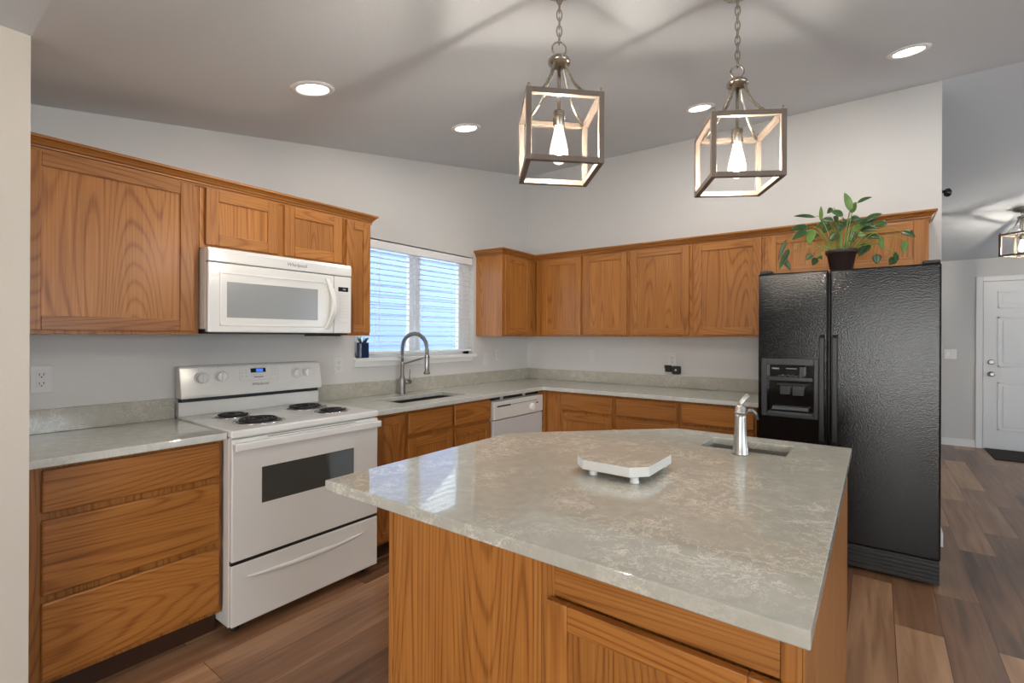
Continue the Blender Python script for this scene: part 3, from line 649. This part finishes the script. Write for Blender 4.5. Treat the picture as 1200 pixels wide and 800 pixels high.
# ------------------------------------------------------------------ dishwasher
T = thing('dishwasher', 'white built-in dishwasher with a round dial under the corner worktop', 'dishwasher', (0.33, -0.94, 0))
dy0, dy1 = -1.258, -0.612
bm = B(); bx(bm, 0.03, 0.575, dy0, dy1, 0.02, 0.850); mk('body', bm, OFFW, T)
bm = B(); bx(bm, 0.03, 0.565, dy0, dy1, 0.850, 0.882); mk('top_gap', bm, BLACK, T)
for y in (-1.13, -0.84):
    bm = B(); bx(bm, 0.566, 0.574, y, y + 0.03, 0.852, 0.882); mk('mounting_tab', bm, GREYP, T)
bm = B(); bx(bm, 0.576, 0.612, dy0, dy1, 0.105, 0.700); mk('door', bm, GREYP, T, 0.004)
bm = B(); bx(bm, 0.576, 0.620, dy0, dy1, 0.706, 0.848); cp = mk('control_panel', bm, WHITE, T, 0.008, 3)
bm = B(); bx(bm, 0.618, 0.6215, -1.225, -1.06, 0.803, 0.814); mk('vent_slot', bm, BLACK, cp)
bm = B(); bx(bm, 0.618, 0.6212, -1.05, -0.70, 0.807, 0.812); mk('print_line', bm, TXT, cp)
bm = B(); lathe(bm, [(0.034, 0.619), (0.034, 0.624), (0.026, 0.640), (0.022, 0.642)], (0, -0.775, 0.755), 'x'); bx(bm, 0.640, 0.648, -0.779, -0.771, 0.733, 0.777); mk('dial', bm, OFFW, cp)
for y in (-0.90, -0.87, -0.84):
    bm = B(); bx(bm, 0.618, 0.622, y, y + 0.018, 0.756, 0.768); mk('button', bm, GREYP, cp)
bm = B(); bx(bm, 0.618, 0.6212, -0.715, -0.685, 0.782, 0.792); mk('indicator', bm, BLACK, cp)
bm = B(); bx(bm, 0.03, 0.53, dy0, dy1, 0.0, 0.02); bx(bm, 0.50, 0.53, dy0, dy1, 0.02, 0.100); mk('kick_plate', bm, BLACK, T)

# ------------------------------------------------------------------ refrigerator
T = thing('refrigerator', 'black textured side-by-side refrigerator with dispenser beside the back wall cabinets', 'refrigerator', (2.82, -0.37, 0))
fx0, fx1, fyF = 2.367, 3.271, -0.715
bm = B(); bx(bm, fx0 + 0.004, fx1 - 0.004, -0.645, -0.03, 0.02, 1.735); mk('body', bm, BLACK, T, 0.004)
def fridge_door(x0, x1):
    bm = B(); bx(bm, x0, x1, fyF, -0.648, 0.152, 1.748); return mk('door', bm, LEATHER, T, 0.010, 3)
# freezer door built around the dispenser recess
bm = B(); slab(bm, [(fx0, 0.152), (2.750, 0.152), (2.750, 1.748), (fx0, 1.748)], [[(2.418, 0.872), (2.680, 0.872), (2.680, 1.176), (2.418, 1.176)]], fyF, -0.648, 'y')
fd = mk('door', bm, LEATHER, T, 0.008, 3)
rd = fridge_door(2.759, fx1)
bm = B()
for a in ((2.388, 2.419, 0.852, 1.214), (2.679, 2.703, 0.852, 1.214), (2.419, 2.679, 1.175, 1.214), (2.419, 2.679, 0.852, 0.873)): bx(bm, a[0], a[1], fyF - 0.010, fyF + 0.002, a[2], a[3])
dsp = mk('dispenser', bm, plain('dark_grey_plastic', (0.035, 0.037, 0.040), 0.35), fd, 0.003)
bm = B(); bx(bm, 2.4185, 2.6795, -0.662, -0.649, 0.8725, 1.1755); bx(bm, 2.4185, 2.6795, fyF - 0.003, -0.662, 1.062, 1.070); mk('dispenser_recess', bm, GLOSSB, fd)
bm = B()
bx(bm, 2.45, 2.65, -0.72, -0.66, 0.895, 0.915); bx(bm, 2.425, 2.675, -0.722, -0.66, 0.8735, 0.883); mk('drip_tray', bm, plain('grey_tray', (0.10, 0.105, 0.11), 0.3), fd, 0.003)
bm = B(); bx(bm, 2.49, 2.545, -0.70, -0.665, 0.99, 1.045); bx(bm, 2.56, 2.62, -0.70, -0.665, 0.985, 1.045); bx(bm, 2.47, 2.64, -0.69, -0.665, 1.045, 1.061); mk('paddle', bm, plain('smoke_plastic', (0.06, 0.06, 0.065), 0.2), fd, 0.004)
bm = B(); bx(bm, 2.425, 2.672, -0.712, -0.664, 1.076, 1.10)
for k in range(5): bx(bm, 2.48 + k * 0.03, 2.50 + k * 0.03, -0.714, -0.664, 1.10, 1.112)
bx(bm, 2.60, 2.625, -0.714, -0.664, 1.11, 1.165); mk('control_buttons', bm, plain('smoke_grey', (0.05, 0.05, 0.055), 0.25), fd, 0.003)
bm = B(); bx(bm, 2.44, 2.48, -0.669, -0.6615, 1.145, 1.153); bx(bm, 2.52, 2.58, -0.669, -0.6615, 1.148, 1.153); mk('print', bm, LGREY, fd)
for dd, hx in ((fd, 2.722), (rd, 2.788)):
    bm = B(); pts = [(hx, fyF - 0.002, 0.715), (hx, fyF - 0.040, 0.735), (hx, fyF - 0.046, 0.80), (hx, fyF - 0.046, 1.28), (hx, fyF - 0.040, 1.345), (hx, fyF - 0.002, 1.362)]
    h = []
    for p in pts: h.append([bm.verts.new((p[0] + sx * 0.0135, p[1] + sy * 0.010, p[2])) for sx, sy in ((-1, -1), (1, -1), (1, 1), (-1, 1))])
    for A, Bq in zip(h, h[1:]):
        for k in range(4): bm.faces.new((A[k], A[(k + 1) % 4], Bq[(k + 1) % 4], Bq[k]))
    bm.faces.new(h[0]); bm.faces.new(h[-1][::-1]); mk('handle', bm, BLACK, dd, 0.004, 3)
for x0, x1 in ((fx0 + 0.003, fx0 + 0.075), (fx1 - 0.08, fx1 - 0.003)):
    bm = B(); bx(bm, x0, x1, -0.70, -0.58, 1.7485, 1.768); mk('hinge_cover', bm, BLACK, T, 0.006, 3)
bm = B(); bx(bm, fx0 + 0.004, fx1 - 0.004, -0.700, -0.647, 0.02, 0.146)
for k in range(5): bx(bm, fx0 + 0.006, fx1 - 0.006, -0.710, -0.700, 0.034 + k * 0.022, 0.046 + k * 0.022)
mk('kick_grille', bm, BLACK, T, 0.002)
bm = B(); bx(bm, fx0 + 0.03, fx1 - 0.03, -0.60, -0.08, 0.0, 0.02); mk('rollers', bm, BLACK, T)

# ------------------------------------------------------------------ kitchen faucet
fx, fy = 0.085, -1.69
T = thing('kitchen_faucet', 'tall brushed steel spring faucet with pull-down spray head behind the sink', 'faucet', (fx, fy, CT))
bm = B(); lathe(bm, [(0.027, CT + 0.0005), (0.027, CT + 0.004), (0.025, CT + 0.008), (0.024, CT + 0.11), (0.016, CT + 0.135), (0.014, CT + 0.14), (0.014, CT + 0.235), (0.010, CT + 0.24)], (fx, fy, 0)); mk('column', bm, FSTEEL, T)
arc = [(fx, fy, CT + 0.23), (fx, fy, 1.26)]; rr = 0.135
for i in range(19):
    a = PI - PI * 1.0 * i / 18; arc.append((fx + rr + rr * math.cos(a), fy, 1.255 + rr * 0.80 * math.sin(a)))
arc += [(fx + 2 * rr, fy, 1.21)]
bm = B(); tube(bm, arc, 0.0095, 12)
# spring coil around the hose
acc = [0.0]
for p, q in zip(arc, arc[1:]): acc.append(acc[-1] + (Vector(q) - Vector(p)).length)
N = 900; pts = []; tot = acc[-1]
for i in range(N + 1):
    s = 0.06 + (tot - 0.06) * i / N; k = max(j for j in range(len(acc)) if acc[j] <= s + 1e-9); k = min(k, len(arc) - 2)
    t = (s - acc[k]) / (acc[k + 1] - acc[k]); p = Vector(arc[k]).lerp(Vector(arc[k + 1]), t); d = (Vector(arc[k + 1]) - Vector(arc[k])).normalized()
    v = Vector((0, 1, 0)); u = v.cross(d); a = i / N * 2 * PI * 62; pts.append(p + (u * math.cos(a) + v * math.sin(a)) * 0.0125)
tube(bm, pts, 0.0022, 5); mk('spring_neck', bm, FSTEEL, T)
bm = B(); sx = fx + 2 * rr
lathe(bm, [(0.012, 1.215), (0.014, 1.21), (0.017, 1.20), (0.016, 1.13), (0.016, 1.095), (0.024, 1.085), (0.024, 1.078), (0.018, 1.0745)], (sx, fy, 0)); mk('spray_head', bm, FSTEEL, T)
bm = B(); tube(bm, [(fx + 0.01, fy, CT + 0.222), (sx - 0.016, fy, 1.195)], 0.0062, 10); tube(bm, [(sx + 0.018 * math.cos(a), fy + 0.018 * math.sin(a), 1.197) for a in (2 * PI * k / 16 for k in range(16))], 0.004, 6, True); mk('docking_arm', bm, FSTEEL, T)
bm = B(); tube(bm, [(fx + 0.005, fy + 0.018, CT + 0.085), (fx + 0.012, fy + 0.072, CT + 0.085)], 0.014, 14); tube(bm, [(fx + 0.01, fy + 0.060, CT + 0.092), (fx + 0.012, fy + 0.063, CT + 0.180)], 0.0045, 8); mk('lever', bm, FSTEEL, T)

# ------------------------------------------------------------------ small plant on the sill
T = thing('succulent_pot', 'small navy blue pot with a spiky plant on the window sill', 'plant', (0.026, -1.985, 1.19))
px, py = 0.026, -1.985
bm = B(); slab(bm, octo(px - 0.025, px + 0.025, py - 0.040, py + 0.040, 0.010), [], 1.1905, 1.295); mk('pot', bm, BLUEPOT, T, 0.005, 3)
bm = B(); bx(bm, px - 0.018, px + 0.018, py - 0.034, py + 0.034, 1.294, 1.298); mk('soil', bm, SOIL, T)
for k in range(14):
    a = R.uniform(0, 2 * PI); l = R.uniform(0.03, 0.045); bm = B(); q = (px + 0.008 * math.cos(a), py + 0.02 * math.sin(a))
    tube(bm, [(q[0], q[1], 1.297), (q[0] + 0.006 * math.cos(a), q[1] + 0.016 * math.sin(a), 1.297 + l * 0.6), (q[0] + 0.012 * math.cos(a), q[1] + 0.035 * math.sin(a), 1.297 + l)], [0.004, 0.003, 0.0006], 6); mk('leaf', bm, LEAF, T)

# ------------------------------------------------------------------ plant on the refrigerator
PX, PY, PZ = 2.81, -0.585, 1.7485
T = thing('potted_peace_lily', 'trailing green leafy plant in a dark pot on top of the refrigerator', 'plant', (PX, PY, PZ))
bm = B(); lathe(bm, [(0.055, PZ + 0.0005), (0.058, PZ + 0.004), (0.076, PZ + 0.105), (0.084, PZ + 0.106), (0.086, PZ + 0.128), (0.080, PZ + 0.129), (0.074, PZ + 0.112)], (PX, PY, 0), seg=28, cap=True); mk('pot', bm, POT, T)
bm = B(); lathe(bm, [(0.002, PZ + 0.113), (0.077, PZ + 0.1125)], (PX, PY, 0), seg=28, cap=False); mk('soil', bm, SOIL, T)
def leaf(base, tip, wd, sag, mat, rootdx):
    base = Vector(base); tip = Vector(tip); d = tip - base; side = d.cross(Vector((0.15, -1, 0.35))).normalized(); nrm = side.cross(d).normalized()
    N = 9; bm = B(); rows = []
    for i in range(N + 1):
        t = i / N; c = base + d * t + Vector((0, 0, -sag * (t * t - t) * 1.2)) + nrm * 0.004
        ww = 0.9 * wd * (math.sin(PI * min(1, t ** 0.75)) ** 0.8) * 0.5 + 0.0006
        rows.append([bm.verts.new(c - side * ww + nrm * ww * 0.25), bm.verts.new(c - side * ww * 0.5 + nrm * ww * 0.05), bm.verts.new(c), bm.verts.new(c + side * ww * 0.5 + nrm * ww * 0.05), bm.verts.new(c + side * ww + nrm * ww * 0.25)])
    for A, Bq in zip(rows, rows[1:]):
        for k in range(4): bm.faces.new((A[k], A[k + 1], Bq[k + 1], Bq[k]))
    o = mk('leaf', bm, mat, T, smooth=True); s = o.modifiers.new('thick', 'SOLIDIFY'); s.thickness = 0.0012
    rootp = Vector((PX + rootdx, PY + R.uniform(-0.03, 0.03), PZ + 0.112)); ctrl = Vector(((rootp.x + base.x * 2) / 3, (rootp.y + base.y) / 2, max(base.z, rootp.z) + 0.05 + 0.02 * abs(base.x - PX)))
    if base.z < PZ + 0.25 and abs(base.x - PX) > 0.09: ctrl.z = max(base.z + 0.10, PZ + 0.22)
    pts = [rootp.lerp(ctrl, t).lerp(ctrl.lerp(base, t), t) for t in (k / 10 for k in range(11))]
    bm = B(); tube(bm, pts, [0.0032 - 0.0014 * k / 10 for k in range(11)], 6); mk('stem', bm, STEMM, o)
LV = [((0.017,0.456),(0.05,0.346),0.045,1),((0.075,0.4),(0.053,0.342),0.04,1),((0.154,0.41),(0.082,0.391),0.026,0),((-0.111,0.421),(-0.11,0.322),0.024,1),((-0.255,0.362),(-0.138,0.342),0.026,0),
 ((-0.076,0.372),(-0.043,0.391),0.04,0),((-0.056,0.365),(0.007,0.333),0.045,0),((-0.273,0.278),(-0.173,0.282),0.05,0),((-0.259,0.207),(-0.18,0.259),0.05,0),((-0.172,0.174),(-0.155,0.272),0.06,1),
 ((-0.096,0.245),(-0.056,0.291),0.055,0),((0.011,0.267),(0.043,0.301),0.05,0),((-0.059,0.185),(-0.015,0.223),0.055,0),((0.089,0.081),(0.139,0.159),0.06,0),((0.157,0.263),(0.228,0.261),0.05,0),
 ((0.164,0.187),(0.082,0.204),0.03,0),((0.195,0.105),(0.195,0.176),0.03,1),((0.351,0.154),(0.29,0.194),0.04,0),((0.302,0.083),(0.308,0.155),0.04,1),((-0.355,0.106),(-0.306,0.233),0.028,0),
 ((-0.335,0.029),(-0.28,0.156),0.04,0),((-0.272,0.02),(-0.31,0.093),0.035,1),((-0.186,0.082),(-0.151,0.115),0.045,1),((-0.154,0.051),(-0.127,0.095),0.045,1),((-0.099,0.075),(-0.12,0.096),0.03,0),
 ((0.177,0.028),(0.173,0.085),0.05,1),((0.237,0.02),(0.27,0.055),0.05,1),((0.261,0.085),(0.267,0.03),0.03,1),((-0.02,0.30),(0.0,0.25),0.05,0),((0.06,0.25),(0.05,0.19),0.05,0),((-0.1,0.31),(-0.04,0.30),0.045,0),((0.10,0.30),(0.04,0.31),0.045,0)]
for k in range(16):
    a = R.uniform(0.15, PI - 0.15); r_ = R.uniform(0.06, 0.15); h = R.uniform(0.18, 0.33)
    LV.append(((math.cos(a) * (r_ + 0.09), h + R.uniform(-0.05, 0.03)), (math.cos(a) * r_, h), R.uniform(0.03, 0.045), int(R.random() < 0.4)))
for (tp, bs, wd, lt) in LV:
    yb = PY - 0.02 + R.uniform(-0.05, 0.05); out = min(1, abs(bs[0]) * 3)
    yt = yb + R.uniform(-0.03, 0.02)
    leaf((PX + bs[0], yb, PZ + bs[1]), (PX + tp[0], yt, PZ + tp[1]), wd, 0.015, LEAF2 if lt and R.random() < 0.55 else LEAF, max(-0.05, min(0.05, bs[0] * 0.25)))

# ------------------------------------------------------------------ outlets, switches, chargers
def outlet(label, face, a, z, group=None, switch=False, w2=0.035):
    pos = (0.0, a, z) if face == 'L' else (a, 0.0, z)
    T = thing('light_switch' if switch else 'wall_outlet', label, 'switch' if switch else 'outlet', pos, group)
    def q(bm, w0, w1, o0, o1, z0, z1):
        if face == 'L': bx(bm, o0, o1, a + w0, a + w1, z + z0, z + z1)
        else: bx(bm, a + w0, a + w1, -o1, -o0, z + z0, z + z1)
    bm = B(); q(bm, -w2, w2, 0.0005, 0.006, -0.058, 0.058); pl = mk('cover_plate', bm, PLATE, T, 0.002)
    for c in ((-0.019, 0.019) if not switch else (0.0,)):
        bm = B(); q(bm, -0.0165, 0.0165, 0.006, 0.008, c - 0.0155 if not switch else -0.033, c + 0.0155 if not switch else 0.033); rc = mk('receptacle' if not switch else 'rocker', bm, PLATE, T, 0.002)
        if not switch:
            bm = B(); q(bm, -0.008, -0.0055, 0.0078, 0.0083, c - 0.004, c + 0.007); q(bm, 0.0055, 0.008, 0.0078, 0.0083, c - 0.004, c + 0.007); q(bm, -0.0025, 0.0025, 0.0078, 0.0083, c - 0.012, c - 0.007); mk('slots', bm, SLOT, rc)
    return T
outlet('white wall outlet at far left beside the stub wall', 'L', -3.568, 1.150)
outlet('white wall outlet between the range and the window sill', 'L', -2.158, 1.148)
outlet('white wall outlet under the corner wall cabinet', 'L', -0.49, 1.172)
outlet('white switch plate just right of the window sill', 'L', -0.665, 1.13, None, True)
outlet('white switch plate on the back wall near the corner', 'B', 0.765, 1.165, None, True)
outlet('white wall outlet above the black chargers', 'B', 1.548, 1.150)
T = thing('plug_adapter', 'smaller black plug adapter below the back wall outlet', 'charger', (1.515, 0, 1.07))
bm = B(); bx(bm, 1.500, 1.546, -0.045, -0.0085, 1.048, 1.105); bx(bm, 1.490, 1.50, -0.035, -0.0085, 1.08, 1.105); mk('housing', bm, BLACK, T, 0.004)
bm = B(); bx(bm, 1.528, 1.534, -0.0085, -0.0062, 1.10, 1.104); mk('prong', bm, STEEL, T)
T = thing('smart_plug', 'larger square black plug with a round grey button below the outlet', 'charger', (1.59, 0, 1.06))
bm = B(); bx(bm, 1.556, 1.628, -0.040, -0.0015, 1.030, 1.100); mk('housing', bm, BLACK, T, 0.012, 3)
bm = B(); lathe(bm, [(0.009, -0.0395), (0.009, -0.0425)], (1.592, 0, 1.066), 'y', 16); mk('button', bm, GREYP, T)
# entry switch
T = thing('light_switch', 'double white light switch on the far entry wall', 'switch', (3.75, FY, 1.15))
bm = B(); bx(bm, 3.69, 3.812, FY - 0.006, FY - 0.0005, 1.087, 1.205); mk('cover_plate', bm, TRIMW, T, 0.002)
for x in (3.725, 3.777):
    bm = B(); bx(bm, x - 0.016, x + 0.016, FY - 0.010, FY - 0.006, 1.115, 1.178); mk('rocker', bm, WHITE, T, 0.002)
# small camera on the wall end
T = thing('security_camera', 'small black security camera on the end of the back wall', 'camera', (WX, 0.05, 2.30))
bm = B(); lathe(bm, [(0.022, WX + 0.0005), (0.022, WX + 0.005), (0.008, WX + 0.008), (0.008, WX + 0.018)], (0, 0.05, 2.305), 'x', 16); mk('bracket', bm, BLACK, T)
bm = B(); lathe(bm, [(0.004, WX + 0.012), (0.02, WX + 0.016), (0.028, WX + 0.030), (0.026, WX + 0.044), (0.012, WX + 0.054), (0.002, WX + 0.055)], (0, 0.05, 2.295), 'x', 20); mk('housing', bm, GLOSSB, T)

# ------------------------------------------------------------------ recessed lights
def ceil_z(y): return FLATZ if y < FLATY else FLATZ + (RIDGE - FLATZ) * (y - FLATY) / -FLATY if y < 0 else RIDGE - (RIDGE - FARZ) * y / FY
SL = math.atan2(RIDGE - FLATZ, -FLATY)
T0 = None
for x, y, lb in ((0.858, -2.829, 'lit round recessed ceiling light over the range counter'), (0.837, -1.802, 'lit round recessed ceiling light in front of the sink'),
                 (2.030, -0.853, 'lit round recessed ceiling light behind the right pendant'), (3.120, -0.864, 'lit round recessed ceiling light in front of the refrigerator')):
    if T0 is None:
        T = T0 = thing('recessed_light', lb, 'ceiling light', (0, 0, 0), 'recessed lights in the sloped ceiling')
        bm = B(); lathe(bm, [(0.066, -0.001), (0.066, -0.004), (0.072, -0.009), (0.092, -0.006), (0.096, -0.001)], seg=40, cap=False); mk('trim_ring', bm, TRIMW, T)
        bm = B(); lathe(bm, [(0.001, -0.0035), (0.066, -0.0035)], seg=40, cap=False); mk('lens', bm, LENS, T)
        l = bpy.data.lights.new('can_glow', 'AREA'); l.shape = 'DISK'; l.size = 0.12; l.energy = P_CAN; l.color = (1.0, 0.95, 0.88)
        lo = bpy.data.objects.new('lamp', l); C.objects.link(lo); lo.parent = T; lo.location = (0, 0, -0.012)
    else: T = dup(T0)
    T['label'] = lb; T.location = (x, y, ceil_z(y)); T.rotation_euler = (SL, 0, 0)

# ------------------------------------------------------------------ lantern pendants
def pendant(label, x, y, zb, yaw):
    """zb: underside of the cage"""
    T = thing('lantern_pendant', label, 'pendant light', (0, 0, 0), 'lantern pendants')
    S, Hh, t = 0.113, 0.220, 0.0085
    bm = B()
    for sx in (-1, 1):
        for sy in (-1, 1): bx(bm, sx * S - t, sx * S + t, sy * S - t, sy * S + t, 0, Hh)
    for z in (0, Hh - 2 * t):
        for s in (-1, 1):
            bx(bm, -S + t, S - t, s * S - t, s * S + t, z, z + 2 * t); bx(bm, s * S - t, s * S + t, -S + t, S - t, z, z + 2 * t)
    mk('cage', bm, [CAGEM], T, 0.001)
    for sx in (-1, 1):
        for sy in (-1, 1):
            bm = B(); lathe(bm, [(0.006, Hh), (0.008, Hh + 0.003), (0.004, Hh + 0.007), (0.005, Hh + 0.012), (0.001, Hh + 0.016)], (sx * S, sy * S, 0), seg=10); mk('finial', bm, NICKEL, T)
            pts = []
            for k in range(13):
                u = k / 12; r0 = 0.016; r1 = S - t
                rr_ = r0 + (r1 - r0) * (u ** 2.2 * 0.65 + u * 0.35); z = 0.372 - (0.372 - Hh + 0.010) * (1 - (1 - u) ** 1.25)
                pts.append((sx * rr_, sy * rr_, z))
            bm = B(); tube(bm, pts, 0.0052, 8); mk('arm', bm, NICKEL, T)
    bm = B(); lathe(bm, [(0.004, 0.352), (0.026, 0.356), (0.037, 0.362), (0.038, 0.372), (0.030, 0.381), (0.008, 0.386), (0.006, 0.392)], seg=24); mk('hub', bm, NICKEL, T)
    bm = B(); tube(bm, [(0, 0, 0.36), (0, 0, 0.205)], 0.0055, 10); mk('rod', bm, NICKEL, T)
    bm = B(); lathe(bm, [(0.009, 0.210), (0.019, 0.205), (0.020, 0.200), (0.020, 0.158), (0.018, 0.155)], seg=20); mk('socket', bm, NICKEL, T)
    bm = B(); lathe(bm, [(0.0135, 0.157), (0.015, 0.150), (0.018, 0.135), (0.026, 0.10), (0.031, 0.075), (0.031, 0.062), (0.026, 0.048), (0.014, 0.036), (0.003, 0.031)], seg=24); bl = mk('bulb', bm, BULBG, T)
    bm = B(); lathe(bm, [(0.003, 0.125), (0.007, 0.115), (0.0105, 0.085), (0.011, 0.068), (0.008, 0.053), (0.003, 0.048)], seg=16); mk('filament', bm, FILA, bl)
    bm = B(); tube(bm, [(0.0235 * math.cos(a), 0, 0.412 + 0.0225 * math.sin(a)) for a in (2 * PI * k / 24 for k in range(24))], 0.0032, 8, True); mk('loop', bm, NICKEL, T)
    top = ceil_z(y) - zb - 0.030; z = 0.430; bm = B(); k = 0
    step = 0.0265
    while z < top:
        ang = 0 if k % 2 else PI / 2
        pts = []
        for j in range(18):
            a = 2 * PI * j / 18; rx, rz = 0.0085 * math.cos(a), 0.019 * math.sin(a)
            pts.append((rx * math.cos(ang), rx * math.sin(ang), z + 0.014 + rz))
        tube(bm, pts, 0.0022, 6, True); z += step; k += 1
    mk('chain', bm, NICKEL, T)
    bm = B(); h = ceil_z(y) - zb
    lathe(bm, [(0.006, h - 0.045), (0.012, h - 0.032), (0.05, h - 0.024), (0.062, h - 0.012), (0.062, h + 0.002)], seg=28); mk('canopy', bm, NICKEL, T)
    T.location = (x, y, zb); T.rotation_euler = (0, 0, yaw)
    return T
pendant('lit nickel lantern pendant, left of the two over the island', 2.127, -2.704, 1.880, YAW + 0.135)
pendant('lit nickel lantern pendant, right of the two over the island', 2.577, -2.229, 1.880, YAW - 0.084)
pendant('distant lit lantern pendant in the entry beyond the refrigerator', 4.13, 2.39, 2.140, YAW + 0.3)
